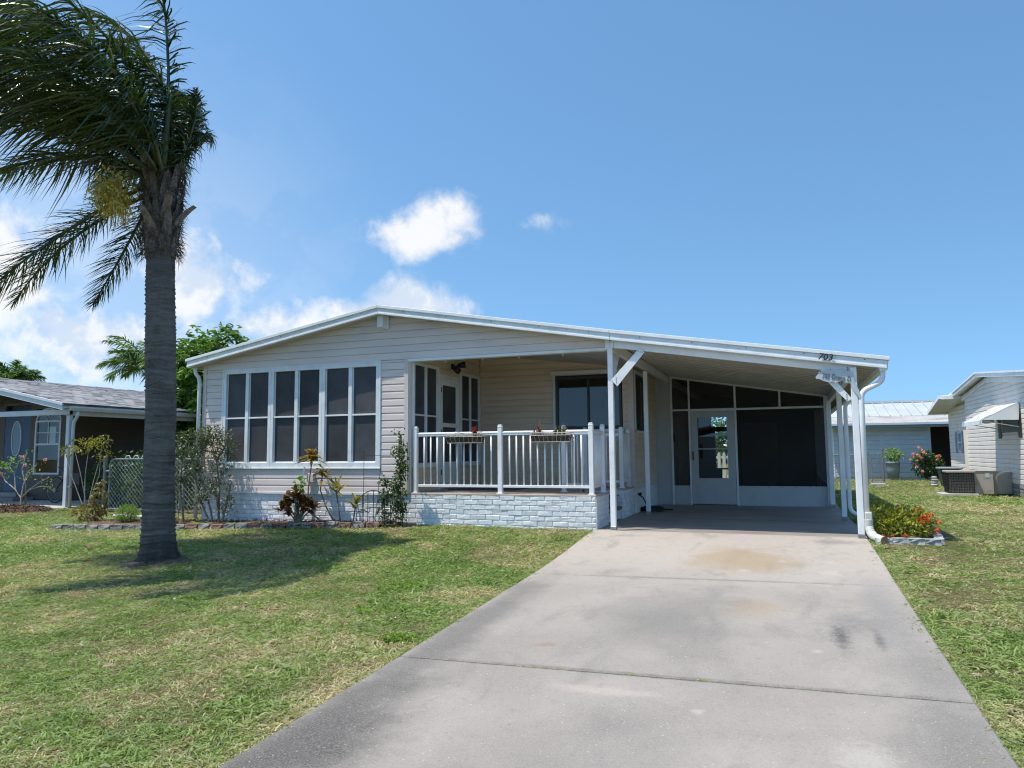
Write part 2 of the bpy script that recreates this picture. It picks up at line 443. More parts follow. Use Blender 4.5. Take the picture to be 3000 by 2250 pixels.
def trunk_mat():
    m, t, out = newmat('palm_trunk_bark')
    p = t.pos()
    st = t.vmath('MULTIPLY', p, (1.2, 1.2, 9.0))
    a = t.noise(st, 1.6, 7, .7, .0)
    c = t.mix(t.ramp(a, .3, .72), (.105, .095, .088), (.195, .178, .164))
    c = t.mix(t.ramp(t.noise(t.vmath('MULTIPLY', p, (9, 9, 1.5)), 3, 5, .7), .52, .75, 0, .5), c, (.05, .045, .043))
    c = t.mix(t.ramp(t.noise(p, 7, 5, .6), .62, .72, 0, .3), c, (.22, .205, .185))
    sz = t.n('ShaderNodeSeparateXYZ', out=2, Vector=p)
    fr_ = t.math('FRACT', t.math('ADD', t.math('MULTIPLY', sz, 9.0), t.math('MULTIPLY', t.noise(p, 1.7, 5, .6), 2.6)))
    ln = t.math('MULTIPLY', t.ramp(fr_, .0, .16, .8, 0), t.ramp(t.noise(p, 4, 4), .4, .6))
    c = t.mix(ln, c, (.035, .031, .029))
    big = t.noise(p, 1.3, 5, .65)
    c = t.mix(t.ramp(big, .50, .66, 0, .6), c, (.26, .245, .225))
    c = t.mix(t.ramp(big, .34, .46, .55, 0), c, (.055, .049, .046))
    c = t.mix(t.ramp(sz, -.22, .25, .75, 0), c, (.045, .04, .037))
    b = t.n('ShaderNodeBsdfPrincipled', out=None, Base_Color=c, Roughness=.9)
    b.inputs['Specular IOR Level'].default_value = .2
    t.t.links.new(t.n('ShaderNodeBump', Height=t.noise(t.vmath('MULTIPLY', p, (2, 2, 5)), 14, 5, .7), Strength=.8, Distance=.012), b.inputs['Normal'])
    t.t.links.new(b.outputs[0], out.inputs[0])
    return m


M['trunk'] = trunk_mat()
M['boot'] = pm('frond_boot', (.21, .18, .155), .85, .35, 8, .8, 50, dirt=(.09, .065, .05), dirt_amt=.85, dscale=6, aniso=(2, 2, .6))
M['fibre'] = pm('palm_fibre', (.11, .072, .045), .95, .4, 20, 1, 60)


def shingle_mat():
    m, t, out = newmat('asphalt_shingles')
    p = t.pos()
    rv = t.n('ShaderNodeObjectInfo', out=5)
    a = t.noise(p, 5, 5, .6)
    c = t.mix(t.ramp(t.math('ADD', t.math('MULTIPLY', a, .6), t.math('MULTIPLY', rv, .4)), .3, .7), (.14, .14, .148), (.31, .31, .32))
    b = t.n('ShaderNodeBsdfPrincipled', out=None, Base_Color=c, Roughness=.9)
    t.t.links.new(t.n('ShaderNodeBump', Height=t.noise(p, 150, 3), Strength=.5, Distance=.005), b.inputs['Normal'])
    t.t.links.new(b.outputs[0], out.inputs[0])
    return m


M['shingle'] = shingle_mat()


# ------------------------------------------------------------------ mesh helpers
WL = {}          # world origin of every object others are parented to


def origin(o):
    return WL.get(o.name, Vector((0, 0, 0))) if o is not None else Vector((0, 0, 0))


def tag(o, label=None, cat=None, group=None, kind=None):
    if label:
        o['label'] = label
    if cat:
        o['category'] = cat
    if group:
        o['group'] = group
    if kind:
        o['kind'] = kind
    return o


def thing(name, label, cat, loc=(0, 0, 0), group=None):
    o = bpy.data.objects.new(name, None)
    o.empty_display_size = .2
    o.location = loc
    col.objects.link(o)
    WL[o.name] = Vector(loc)
    return tag(o, label, cat, group)


def link_mesh(name, me, mat, parent=None, loc=None):
    o = bpy.data.objects.new(name, me)
    if mat is not None and not me.materials:
        me.materials.append(M[mat] if isinstance(mat, str) else mat)
    col.objects.link(o)
    if parent is not None:
        o.parent = parent
        WL[o.name] = origin(parent)
        if loc is not None:
            o.location = Vector(loc) - origin(parent)
    elif loc is not None:
        o.location = loc
        WL[o.name] = Vector(loc)
    return o


class MB:
    def __init__(s):
        s.v, s.f = [], []

    def add(s, vs, fs):
        n = len(s.v)
        s.v += [tuple(v) for v in vs]
        s.f += [tuple(i + n for i in f) for f in fs]
        return s

    def hexa(s, p):      # 4 bottom corners in order, 4 top corners in order
        return s.add(p, [(3, 2, 1, 0), (4, 5, 6, 7), (0, 1, 5, 4), (1, 2, 6, 5), (2, 3, 7, 6), (3, 0, 4, 7)])

    def box(s, x0, x1, y0, y1, z0, z1):
        return s.hexa([(x0, y0, z0), (x1, y0, z0), (x1, y1, z0), (x0, y1, z0), (x0, y0, z1), (x1, y0, z1), (x1, y1, z1), (x0, y1, z1)])

    def slab(s, x0, za, x1, zb, y0, y1, th):     # a sheet sloping along x, top at za..zb
        return s.hexa([(x0, y0, za - th), (x1, y0, zb - th), (x1, y1, zb - th), (x0, y1, za - th), (x0, y0, za), (x1, y0, zb), (x1, y1, zb), (x0, y1, za)])

    def beam(s, a, b, wd, ht, up=(0, 0, 1)):
        a, b = Vector(a), Vector(b)
        d = (b - a).normalized()
        sd_ = d.cross(Vector(up))
        sd_ = sd_.normalized() if sd_.length > 1e-4 else Vector((1, 0, 0))
        u = sd_.cross(d).normalized()
        x, y = sd_ * wd / 2, u * ht / 2
        return s.hexa([a - x - y, a + x - y, a + x + y, a - x + y, b - x - y, b + x - y, b + x + y, b - x + y])

    def tube(s, pts, r, n=8, cap=True):
        pts = [Vector(p) for p in pts]
        k = len(pts)
        rr = [r] * k if not hasattr(r, '__len__') else list(r)
        ref = None
        rings = []
        for i, p in enumerate(pts):
            d = (pts[min(i + 1, k - 1)] - pts[max(i - 1, 0)])
            d = d.normalized() if d.length > 1e-9 else Vector((0, 0, 1))
            if ref is None:
                ref = Vector((1, 0, 0)) if abs(d.x) < .8 else Vector((0, 1, 0))
            a = (ref - d * ref.dot(d)).normalized()
            b = d.cross(a)
            ref = a
            rings.append([p + (a * math.cos(2 * math.pi * j / n) + b * math.sin(2 * math.pi * j / n)) * rr[i] for j in range(n)])
        vs = [v for rg in rings for v in rg]
        fs = [(i * n + j, i * n + (j + 1) % n, (i + 1) * n + (j + 1) % n, (i + 1) * n + j) for i in range(k - 1) for j in range(n)]
        if cap:
            fs += [tuple(range(n - 1, -1, -1)), tuple(range((k - 1) * n, k * n))]
        return s.add(vs, fs)

    def prism(s, poly, vec):     # poly: list of 3d points, extruded by vec
        k = len(poly)
        vec = Vector(vec)
        vs = [Vector(p) for p in poly] + [Vector(p) + vec for p in poly]
        return s.add(vs, [tuple(range(k - 1, -1, -1)), tuple(range(k, 2 * k))] + [(i, (i + 1) % k, k + (i + 1) % k, k + i) for i in range(k)])

    def lathe(s, c, prof, n=20):
        c = Vector(c)
        vs = [c + Vector((r * math.cos(2 * math.pi * j / n), r * math.sin(2 * math.pi * j / n), z)) for r, z in prof for j in range(n)]
        fs = [(i * n + j, i * n + (j + 1) % n, (i + 1) * n + (j + 1) % n, (i + 1) * n + j) for i in range(len(prof) - 1) for j in range(n)]
        return s.add(vs, fs)

    def mesh(s, name, off=Vector((0, 0, 0)), bevel=0.0, smooth=False, clip=None):
        me = bpy.data.meshes.new(name)
        bm = bmesh.new()
        vv = [bm.verts.new(Vector(v) - off) for v in s.v]
        for f in s.f:
            try:
                bm.faces.new([vv[i] for i in f])
            except ValueError:
                pass
        for co, no in (clip or []):
            g = bm.verts[:] + bm.edges[:] + bm.faces[:]
            r = bmesh.ops.bisect_plane(bm, geom=g, plane_co=Vector(co) - off, plane_no=no, clear_outer=True)
            ed = [e for e in r['geom_cut'] if isinstance(e, bmesh.types.BMEdge)]
            if ed:
                bmesh.ops.holes_fill(bm, edges=ed)
        bmesh.ops.recalc_face_normals(bm, faces=bm.faces[:])
        if bevel > 0:
            bmesh.ops.bevel(bm, geom=bm.edges[:], offset=bevel, segments=1, affect='EDGES', profile=.5)
        bm.to_mesh(me)
        bm.free()
        if smooth:
            me.polygons.foreach_set('use_smooth', [True] * len(me.polygons))
        return me

    def build(s, name, mat, parent=None, bevel=0.0, smooth=False, clip=None):
        me = s.mesh(name, origin(parent), bevel, smooth, clip)
        if not me.polygons:
            bpy.data.meshes.remove(me)
            return None
        return link_mesh(name, me, mat, parent)


def arrays_mesh(name, V, F, smooth=False):
    me = bpy.data.meshes.new(name)
    V = np.asarray(V, dtype=np.float32)
    F = np.asarray(F, dtype=np.int32)
    me.vertices.add(len(V))
    me.vertices.foreach_set('co', V.ravel())
    k = F.shape[1]
    me.loops.add(F.size)
    me.loops.foreach_set('vertex_index', F.ravel())
    me.polygons.add(len(F))
    me.polygons.foreach_set('loop_start', np.arange(0, F.size, k, dtype=np.int32))
    me.polygons.foreach_set('loop_total', np.full(len(F), k, dtype=np.int32))
    if smooth:
        me.polygons.foreach_set('use_smooth', np.ones(len(F), dtype=bool))
    me.update(calc_edges=True)
    me.validate()
    return me


def arrays_obj(name, V, F, mat, parent=None, smooth=False):
    V = np.asarray(V, dtype=float) - np.array(origin(parent))
    return link_mesh(name, arrays_mesh(name, V, F, smooth), mat, parent)


def unit(a):
    return a / np.maximum(np.linalg.norm(a, axis=-1, keepdims=True), 1e-9)


LEAF = ((0, .12), (.3, .9), (.65, .85), (1, .04))
BLADE = ((0, .8), (.35, 1), (.7, .7), (1, .05))
ROUND = ((0, .2), (.3, 1), (.7, 1.0), (1, .3))


def strips(P, D, L, Wd, G=(0, 0, -1), droop=.2, prof=LEAF, roll=None, rng=RNG, fold=None):
    """Leaf blades: at P, along D, length L, width Wd, bending towards G."""
    P, D = np.asarray(P, float), unit(np.asarray(D, float))
    n = len(P)
    L = np.broadcast_to(np.asarray(L, float), (n,))
    Wd = np.broadcast_to(np.asarray(Wd, float), (n,))
    droop = np.broadcast_to(np.asarray(droop, float), (n,))
    G = np.broadcast_to(np.asarray(G, float), (n, 3))
    up = np.tile(np.array([0, 0, 1.0]), (n, 1))
    S = np.cross(D, up)
    bad = np.linalg.norm(S, axis=1) < .05
    S[bad] = (1, 0, 0)
    S = unit(S)
    Nn = unit(np.cross(S, D))
    a = rng.uniform(-1.1, 1.1, n) if roll is None else np.broadcast_to(np.asarray(roll, float), (n,))
    S = S * np.cos(a)[:, None] + Nn * np.sin(a)[:, None]
    k = len(prof)
    V = np.zeros((n, k, 2, 3))
    for i, (t, wf) in enumerate(prof):
        c = P + D * (L * t)[:, None] + G * (L * droop * t * t)[:, None]
        h = S * (Wd * wf * .5)[:, None]
        V[:, i, 0] = c - h
        V[:, i, 1] = c + h
    base = np.arange(n)[:, None] * (2 * k)
    q = [[2 * i, 2 * i + 1, 2 * i + 3, 2 * i + 2] for i in range(k - 1)]
    F = (base[:, None, :] + np.array(q)[None]).reshape(-1, 4)
    return V.reshape(-1, 3), F


def join(parts):
    Vs, Fs, n = [], [], 0
    for V, F in parts:
        Vs.append(V)
        Fs.append(F + n)
        n += len(V)
    return np.concatenate(Vs), np.concatenate(Fs)


def rand_dirs(n, rng=RNG):
    return unit(rng.normal(size=(n, 3)))


def smooth(a, b, x):
    t = np.clip((np.asarray(x, float) - a) / (b - a), 0, 1)
    return t * t * (3 - 2 * t)


# ------------------------------------------------------------------ terrain
def ground_z(x, y):
    x, y = np.asarray(x, float), np.asarray(y, float)
    b = np.interp(y, [-400, -2, 0, 3.2, 5.0, 6.8, 8.5, 10.6, 11.2, 400], [-.62, -.6, -.49, -.385, -.318, -.24, -.168, -.03, 0, 0])
    tilt = .0155 * np.clip(x + .9, -2.2, 2.4) * (1 - smooth(9.0, 11.0, y))
    lo = -.085 * smooth(-5.5, -11.5, x) * smooth(8.5, 11.0, y) - .05 * smooth(1.2, 2.5, x) * smooth(8.5, 11, y)
    return b + tilt + lo


def gz(x, y):
    return float(ground_z(x, y))


def drive_z(x, y):
    return ground_z(x, y) + .012


def make_ground():
    ax = np.unique(np.concatenate([np.arange(-26, 14.01, .25), -26 - np.geomspace(.5, 400, 22), 14 + np.geomspace(.5, 400, 22), [-2.85, 1.0]]))
    ay = np.unique(np.concatenate([np.arange(-3, 40.01, .25), -3 - np.geomspace(.5, 300, 18), 40 + np.geomspace(.5, 600, 22), [11.22]]))
    X, Y = np.meshgrid(ax, ay)
    Z = ground_z(X, Y) - .012
    Z += (np.sin(X * 2.1 + Y * .7) * np.sin(Y * 1.7 - X * .4)) * .008
    under = (X > -2.95) & (X < 1.12) & (Y < 17.4) & (Y > -3)
    Z = np.where(under, Z - .07, Z)
    nx, ny = len(ax), len(ay)
    i = np.arange(ny - 1)[:, None] * nx + np.arange(nx - 1)[None]
    F = np.stack([i, i + 1, i + nx + 1, i + nx], -1).reshape(-1, 4)
    o = arrays_obj('ground', np.stack([X, Y, Z], -1).reshape(-1, 3), F, 'turf', smooth=True)
    tag(o, 'sunlit patchy green and straw coloured lawn around the houses', kind='structure')


make_ground()


def make_driveway():
    t = bpy.data.objects.new('driveway', None)
    col.objects.link(t)
    tag(t, 'long grey stained concrete driveway rising to the carport', kind='structure')
    joints = [11.19, 8.235, 5.10, 1.95, -1.2]
    for k in range(4):
        y1, y0 = joints[k] - ((.009 if k == 1 else .014) if k else 0), joints[k + 1] + (.009 if k == 0 else .014)
        xs = np.concatenate([[-2.83], np.linspace(-2.815, .965, 12), [.98]])
        ys = np.concatenate([[y0], np.linspace(y0 + .015, y1 - .015, 12), [y1]])
        X, Y = np.meshgrid(xs, ys)
        if k == 0:
            X = X + 0.0
        edge = (X <= -2.829) | (X >= .979) | (Y <= y0 + 1e-6) | (Y >= y1 - 1e-6)
        Z = drive_z(X, Y) - np.where(edge, .011, 0)
        nx, ny = len(xs), len(ys)
        V = np.stack([X, Y, Z], -1).reshape(-1, 3)
        i = np.arange(ny - 1)[:, None] * nx + np.arange(nx - 1)[None]
        F = [tuple(q) for q in np.stack([i, i + 1, i + nx + 1, i + nx], -1).reshape(-1, 4)]
        ring = [j for j in range(nx)] + [j * nx + nx - 1 for j in range(1, ny)] + [(ny - 1) * nx + j for j in range(nx - 2, -1, -1)] + [j * nx for j in range(ny - 2, 0, -1)]
        V = list(map(tuple, V))
        n0 = len(V)
        V += [(V[r][0], V[r][1], V[r][2] - .11) for r in ring]
        F += [(ring[j], n0 + j, n0 + (j + 1) % len(ring), ring[(j + 1) % len(ring)]) for j in range(len(ring))]
        m = MB()
        m.add(V, F)
        m.build('concrete_slab', 'concrete', t, smooth=False)
        if k:
            f = MB()
            yy = joints[k]
            f.add([(x, yy + s * .024, gz(x, yy) - .010) for x in (-2.82, -1.5, 0, .97) for s in (-1, 1)], [(0, 2, 3, 1), (2, 4, 5, 3), (4, 6, 7, 5)])
            f.build('joint_filler', 'soil', t)
    m = MB()
    m.box(-2.82, 1.0, 11.205, 24.0, -.12, .0)
    o = m.build('carport_floor', 'slab', None, bevel=.008)
    tag(o, 'shaded concrete carport floor slab with damp stains', kind='structure')


make_driveway()


# ------------------------------------------------------------------ wall frames
class Fr:
    """A vertical wall plane: u along the wall, n outwards, z up."""

    def __init__(s, o, u, n):
        s.o, s.u, s.n = Vector((*o, 0)), Vector((*u, 0)), Vector((*n, 0))

    def p(s, u, n, z):
        return s.o + s.u * u + s.n * n + Vector((0, 0, z))

    def box(s, m, u0, u1, n0, n1, z0, z1):
        return m.hexa([s.p(u0, n0, z0), s.p(u1, n0, z0), s.p(u1, n1, z0), s.p(u0, n1, z0), s.p(u0, n0, z1), s.p(u1, n0, z1), s.p(u1, n1, z1), s.p(u0, n1, z1)])


PITCH_S = .127


def planks(fr, parent, u0, u1, z0, z1, holes=(), mat='siding', clip=None, name='siding_plank', pitch=PITCH_S, phase=0.0, prof=None, lap=.016):
    z = z0 - phase
    while z < z1 - .01:
        lo, hi = max(z, z0), min(z + pitch, z1)
        if hi - lo < .02:
            z += pitch
            continue
        mid = (lo + hi) / 2
        cuts = sorted((max(a, u0), min(b, u1)) for a, b, c, d in holes if c < mid < d and b > u0 and a < u1)
        segs, cur = [], u0
        for a, b in cuts:
            if a > cur + .01:
                segs.append((cur, a))
            cur = max(cur, b)
        if cur < u1 - .01:
            segs.append((cur, u1))
        h = hi - lo
        if lap > .01:
            pr = [(-.004, lo), (lap, lo + .002), (lap - .002, lo + h * .70), (lap * .35, lo + h * .96), (-.004, hi)]
        else:
            pr = [(-.004, lo), (lap, lo + .002), (lap * .4, hi - .001), (-.004, hi)]
        for a, b in segs:
            m = MB()
            m.prism([fr.p(a, n, zz) for n, zz in pr], fr.u * (b - a))
            m.build(name, mat, parent, clip=clip)
        z += pitch


def backing(fr, parent, u0, u1, z0, z1, holes, mat='siding', th=.10, clip=None, name='wall_panel', inner=None):
    """Solid wall behind the siding, left open at windows and doors."""
    m = MB()
    us = sorted({u0, u1, *[min(max(h[0], u0), u1) for h in holes], *[min(max(h[1], u0), u1) for h in holes]})
    for a, b in zip(us, us[1:]):
        if b - a < .001:
            continue
        mid = (a + b) / 2
        zz = [(z0, z1)]
        for h in holes:
            if h[0] < mid < h[1]:
                nz_ = []
                for lo, hi in zz:
                    if h[2] > lo:
                        nz_.append((lo, min(hi, h[2])))
                    if h[3] < hi:
                        nz_.append((max(lo, h[3]), hi))
                zz = nz_
        for lo, hi in zz:
            if hi - lo > .005:
                fr.box(m, a, b, -th, -.0045, lo, hi)
    return m.build(name, mat, parent, clip=clip)


# ------------------------------------------------------------------ bricks
def brick_variants(n, L, H, D, rough=.004):
    out = []
    for k in range(n):
        m = MB()
        m.box(-L / 2, L / 2, 0, D, -H / 2, H / 2)
        me = bpy.data.meshes.new('brick')
        bm = bmesh.new()
        vv = [bm.verts.new(v) for v in m.v]
        for f in m.f:
            bm.faces.new([vv[i] for i in f])
        bmesh.ops.recalc_face_normals(bm, faces=bm.faces[:])
        front = [e for e in bm.edges if all(v.co.y < .001 for v in e.verts)]
        bmesh.ops.bevel(bm, geom=front, offset=.008, segments=1, affect='EDGES')
        for v in bm.verts:
            if v.co.y < .012:
                v.co += Vector((random.uniform(-1, 1) * rough, random.uniform(-1, 1) * rough, random.uniform(-1, 1) * rough))
        bm.to_mesh(me)
        bm.free()
        me.materials.append(M['brick'])
        out.append(me)
    return out


BL, BH = .258, .0815
B_FULL = brick_variants(6, BL - .009, BH - .009, .03)
B_CUT = {}


def brick_face(fr, parent, u0, u1, z_top, z_bot, stuff=False, par=0):
    """Courses of running bond on one face, from the top down."""
    row = 0
    z = z_top
    rz = math.atan2(fr.u.y, fr.u.x)
    joined = []
    while z > z_bot:
        u = u0 + (-BL / 2 if (row + par) % 2 else 0)
        while u < u1 - .02:
            a, b = max(u, u0), min(u + BL, u1)
            if b - a > .03:
                ln = round((b - a) / .043) * .043
                if abs((b - a) - BL) < .01:
                    me = random.choice(B_FULL)
                else:
                    key = round(b - a, 2)
                    if key not in B_CUT:
                        B_CUT[key] = brick_variants(1, key - .012, BH - .011, .03)[0]
                    me = B_CUT[key]
                c = fr.p((a + b) / 2, .009 + random.uniform(-.003, .003), z - BH / 2)
                o = bpy.data.objects.new('brick', me)
                col.objects.link(o)
                o.parent = parent
                o.location = c - origin(parent)
                o.rotation_euler = (0, 0, rz)
            u += BL
        z -= BH
        row += 1


# ------------------------------------------------------------------ main house
HOUSE = thing('house', 'single-storey pinkish beige home with white trim, carport and screened porch', 'house', (-6.7, 11.32, 0))
YF, XL, XR, XS, YB = 11.32, -10.655, -2.82, -6.10, 14.43
Z_SILL = .519
front = Fr((0, YF), (1, 0), (0, -1))
side_s = Fr((XS, 0), (0, 1), (1, 0))        # sunroom wall facing the porch
back_p = Fr((0, YB), (1, 0), (0, -1))       # wall at the back of the porch
side_h = Fr((XR, 0), (0, 1), (1, 0))        # wall along the carport
RIDGE_X = -6.60


def roof_top(x):
    return float(np.interp(x, [-10.85, RIDGE_X, -2.49, 1.36], [3.06, 3.795, 3.084, 2.457]))


clipL = [((-10.85, 0, 3.06 - .12), Vector((-(3.795 - 3.06), 0, -10.85 - RIDGE_X)).normalized() * -1)]
clipL = [((-10.85, 0, 2.94), Vector((-.735, 0, 4.25)).normalized()), ((-2.49, 0, 2.964), Vector((.711, 0, 4.11)).normalized())]

# brick skirt -----------------------------------------------------------
SK = MB()
SK.box(XL + .02, XR - .0, YF + .02, YF + .2, -.2, .505)
SK.box(XR - .2, XR - .02, YF + .2, 12.26, -.2, .505)
skirt = SK.build('brick_skirt', 'mortar', HOUSE)
brick_face(Fr((0, YF + .02), (1, 0), (0, -1)), skirt, XL + .02, XR - .004, .510, -.06)
brick_face(Fr((XR - .02, 0), (0, 1), (1, 0)), skirt, YF + .026, 12.26, .510, -.06, par=1)
SK2 = MB()
SK2.box(XR - .75, XR - .02, 13.44, YB + .02, -.1, .505)
landing = SK2.build('landing_base', 'mortar', HOUSE)
brick_face(Fr((0, 13.44), (1, 0), (0, -1)), landing, XR - .74, XR - .01, .510, 0)
brick_face(Fr((XR - .02, 0), (0, 1), (1, 0)), landing, 13.44, YB, .510, 0, par=1)
mm = MB()
row, z = 0, .44
while z > .02:
    y = YB + .02 - (BL / 2 if row % 2 else 0)
    while y < 17.05:
        a, b = max(y, YB + .02), min(y + BL, 17.05)
        if b - a > .03:
            mm.box(XR - .02, XR + .012, a + .006, b - .006, z - BH + .006, z - .006)
        y += BL
    row += 1
    z -= BH
mm.box(XR - .1, XR, YB + .02, 17.06, -.05, .455)
tag(mm.build('carport_brick_skirt', 'brick', HOUSE), kind='stuff')
# porch floor and steps
mb = MB()
mb.box(XS - .1, -3.6, YF + .01, YB, .495, .53)
mb.box(-3.6, XR - .005, YF + .01, 12.27, .495, .53)
mb.box(-3.6, XR + .005, 13.42, YB, .495, .53)
mb.build('porch_floor', 'porch_floor', HOUSE, bevel=.006)
mb = MB()
mb.box(-3.62, -3.6, 12.27, 13.43, -.05, .495)
mb.box(-3.6, -3.24, 12.275, 13.43, -.05, .33)
mb.build('porch_steps', 'mortar', HOUSE)
MB().box(-3.26, XR - .04, 12.28, 13.42, .16, .21).build('step_tread', 'board', HOUSE, bevel=.006)
MB().box(-3.2, XR - .06, 12.29, 13.42, 0, .16).build('step_riser', 'mortar', HOUSE)
MB().box(-5.9, -4.6, 12.4, 13.3, .531, .543).build('door_mat', 'bin', HOUSE)

# front wall: sunroom ----------------------------------------------------
WIN = (-10.174, -6.674, .938, 2.85)
fw = backing(front, HOUSE, XL, XS, Z_SILL, 2.95, [WIN], name='front_wall')
planks(front, fw, XL + .09, -6.213, Z_SILL, 2.845, [WIN], phase=.0)
for x0, x1 in ((XL, XL + .088), (-6.213, -6.125)):
    m = MB()
    front.box(m, x0, x1, -.02, .026, Z_SILL - .004, 2.98 if x0 < -8 else 2.85)
    m.build('corner_trim', 'corner_trim', HOUSE, bevel=.004)
m = MB()
front.box(m, XL + .09, -6.215, -.01, .022, Z_SILL - .035, Z_SILL + .012)
m.build('sill_strip', 'trim', HOUSE, bevel=.003)
# gable
gb = MB()
front.box(gb, -10.64, -2.57, -.12, -.0045, 2.85, 3.9)
gable = gb.build('gable_wall', 'siding', HOUSE, clip=clipL)
planks(front, gable, -10.6, -2.575, 2.852, 3.76, clip=clipL, phase=0, lap=.012)
m = MB()
front.box(m, -6.13, -2.57, -.10, .03, 2.80, 2.848)
m.build('porch_header', 'trim', HOUSE, bevel=.004)
m = MB()
front.box(m, -10.62, -2.57, -.02, .02, 3.62, 3.9)

# windows -----------------------------------------------------------------


def sash_window(fr, u0, u1, z0, z1, cols, rail, parent, sub=.04, jamb=.055, bottom=.07, mat='trim', pane='screen', glass=True, depth=.03, out=.03, name='window', rail_w=.028):
    """A window unit: frame with mullions (a part), its meeting rails and screens (sub-parts)."""
    m = MB()
    fr.box(m, u0, u0 + jamb, -depth, out, z0, z1)
    fr.box(m, u1 - jamb, u1, -depth, out, z0, z1)
    fr.box(m, u0 + jamb, u1 - jamb, -depth, out, z1 - jamb, z1)
    fr.box(m, u0 + jamb, u1 - jamb, -depth, out, z0, z0 + bottom)
    wds = (u1 - u0 - 2 * jamb - (cols - 1) * sub) / cols
    cells = []
    for c in range(cols):
        a = u0 + jamb + c * (wds + sub)
        cells.append((a, a + wds))
        if c:
            fr.box(m, a - sub, a, -depth, out - .004, z0 + bottom, z1 - jamb)
    wn = m.build(name, mat, parent, bevel=.003)
    for a, b in cells:
        zs = [z0 + bottom, z1 - jamb]
        if rail:
            q = MB()
            fr.box(q, a, b, -depth, out - .008, rail - rail_w / 2, rail + rail_w / 2)
            q.build('meeting_rail', mat, wn, bevel=.002)
            zs = [z0 + bottom, rail - rail_w / 2, rail + rail_w / 2, z1 - jamb]
        q = MB()      # inner sash frame seen as a pale edge
        fr.box(q, a, a + .014, -depth - .02, -.012, z0 + bottom, z1 - jamb)
        fr.box(q, a + .014, b, -depth - .02, -.012, z0 + bottom, z0 + bottom + .02)
        q.build('sash', mat, wn)
        for i in range(0, len(zs), 2):
            q = MB()
            q.add([fr.p(a, -.018, zs[i]), fr.p(b, -.018, zs[i]), fr.p(b, -.018, zs[i + 1]), fr.p(a, -.018, zs[i + 1])], [(0, 1, 2, 3)])
            q.build('screen' if 'screen' in pane else 'pane', pane, wn)
    return wn


m = MB()
for a in (WIN[0], WIN[1] - .035):
    front.box(m, a, a + .035, -.02, .034, WIN[2] + .03, WIN[3] - .035)
front.box(m, WIN[0], WIN[1], -.02, .034, WIN[3] - .035, WIN[3])
front.box(m, WIN[0] - .01, WIN[1] + .01, -.02, .046, WIN[2], WIN[2] + .03)
m.build('window_surround', 'trim', HOUSE, bevel=.004)
for a, b in ((-10.139, -9.03), (-9.028, -7.898), (-7.896, -6.709)):
    sash_window(front, a, b, .97, 2.815, 2, 1.90, HOUSE, jamb=.062, sub=.075, bottom=.085)

# sunroom wall facing the porch
SH = [(11.40, 12.41, .955, 2.82), (12.42, 13.37, .53, 2.70), (13.40, 14.40, .955, 2.82)]
sw = backing(side_s, HOUSE, YF + .1, YB, .53, 3.3, SH, mat='siding_bounce', name='porch_side_wall')
planks(side_s, sw, YF + .09, YB - .03, .53, 3.25, SH, mat='siding_bounce', lap=.012)
sash_window(side_s, 11.40, 12.41, .955, 2.82, 2, 1.885, HOUSE, jamb=.05, sub=.035, bottom=.06)
sash_window(side_s, 13.40, 14.40, .955, 2.82, 2, 1.885, HOUSE, jamb=.05, sub=.035, bottom=.06)
# porch door
m = MB()
for a, b in ((12.42, 12.50), (13.27, 13.37)):
    side_s.box(m, a, b, -.03, .028, .53, 2.68)
side_s.box(m, 12.42, 13.37, -.03, .03, 2.62, 2.70)
m.build('door_frame', 'trim', HOUSE, bevel=.004)
m = MB()
side_s.box(m, 12.50, 12.575, -.02, .02, .54, 2.62)
side_s.box(m, 13.195, 13.27, -.02, .02, .54, 2.62)
side_s.box(m, 12.575, 13.195, -.02, .02, 2.50, 2.62)
side_s.box(m, 12.575, 13.195, -.02, .02, 1.70, 1.78)
side_s.box(m, 12.575, 13.195, -.02, .02, .54, 1.04)
door = m.build('porch_door', 'white', HOUSE, bevel=.004)
for a, b in ((1.04, 1.70), (1.78, 2.50)):
    q = MB()
    q.add([side_s.p(12.575, 0, a), side_s.p(13.195, 0, a), side_s.p(13.195, 0, b), side_s.p(12.575, 0, b)], [(0, 1, 2, 3)])
    q.build('screen', 'screen', door)
m = MB()
side_s.box(m, 13.21, 13.25, .02, .045, 1.45, 1.6)
m.tube([side_s.p(13.23, .02, 1.52), side_s.p(13.23, .07, 1.52), side_s.p(13.16, .075, 1.52)], .012, 8)
m.build('door_handle', 'black', door)
for zz in (.8, 1.55, 2.35):
    m = MB()
    side_s.box(m, 12.486, 12.512, .018, .034, zz, zz + .1)
    m.build('hinge', 'black', door)
# twin floodlight above the door
m = MB()
side_s.box(m, 12.97, 13.07, .005, .04, 2.84, 2.94)
m.tube([side_s.p(13.03, .03, 2.88), side_s.p(13.1, .12, 2.92)], .02, 8)
m.tube([side_s.p(12.98, .03, 2.88), side_s.p(12.9, .12, 2.84)], .02, 8)
flood = m.build('floodlight', 'black', HOUSE)
for p0, dv in (((13.1, .12, 2.92), (.05, .10, .02)), ((12.9, .12, 2.84), (-.05, .09, -.05))):
    a = side_s.p(*p0)
    d = side_s.u * dv[0] + side_s.n * dv[1] + Vector((0, 0, dv[2]))
    MB().tube([a - d * .3, a, a + d * .4, a + d * 1.1], [.025, .045, .055, .065], 14).build('lamp_head', 'black', flood, smooth=True)
m = MB()
side_s.box(m, 11.9, 11.97, .012, .03, .66, .78)
m.build('outlet_cover', 'corner_trim', HOUSE)
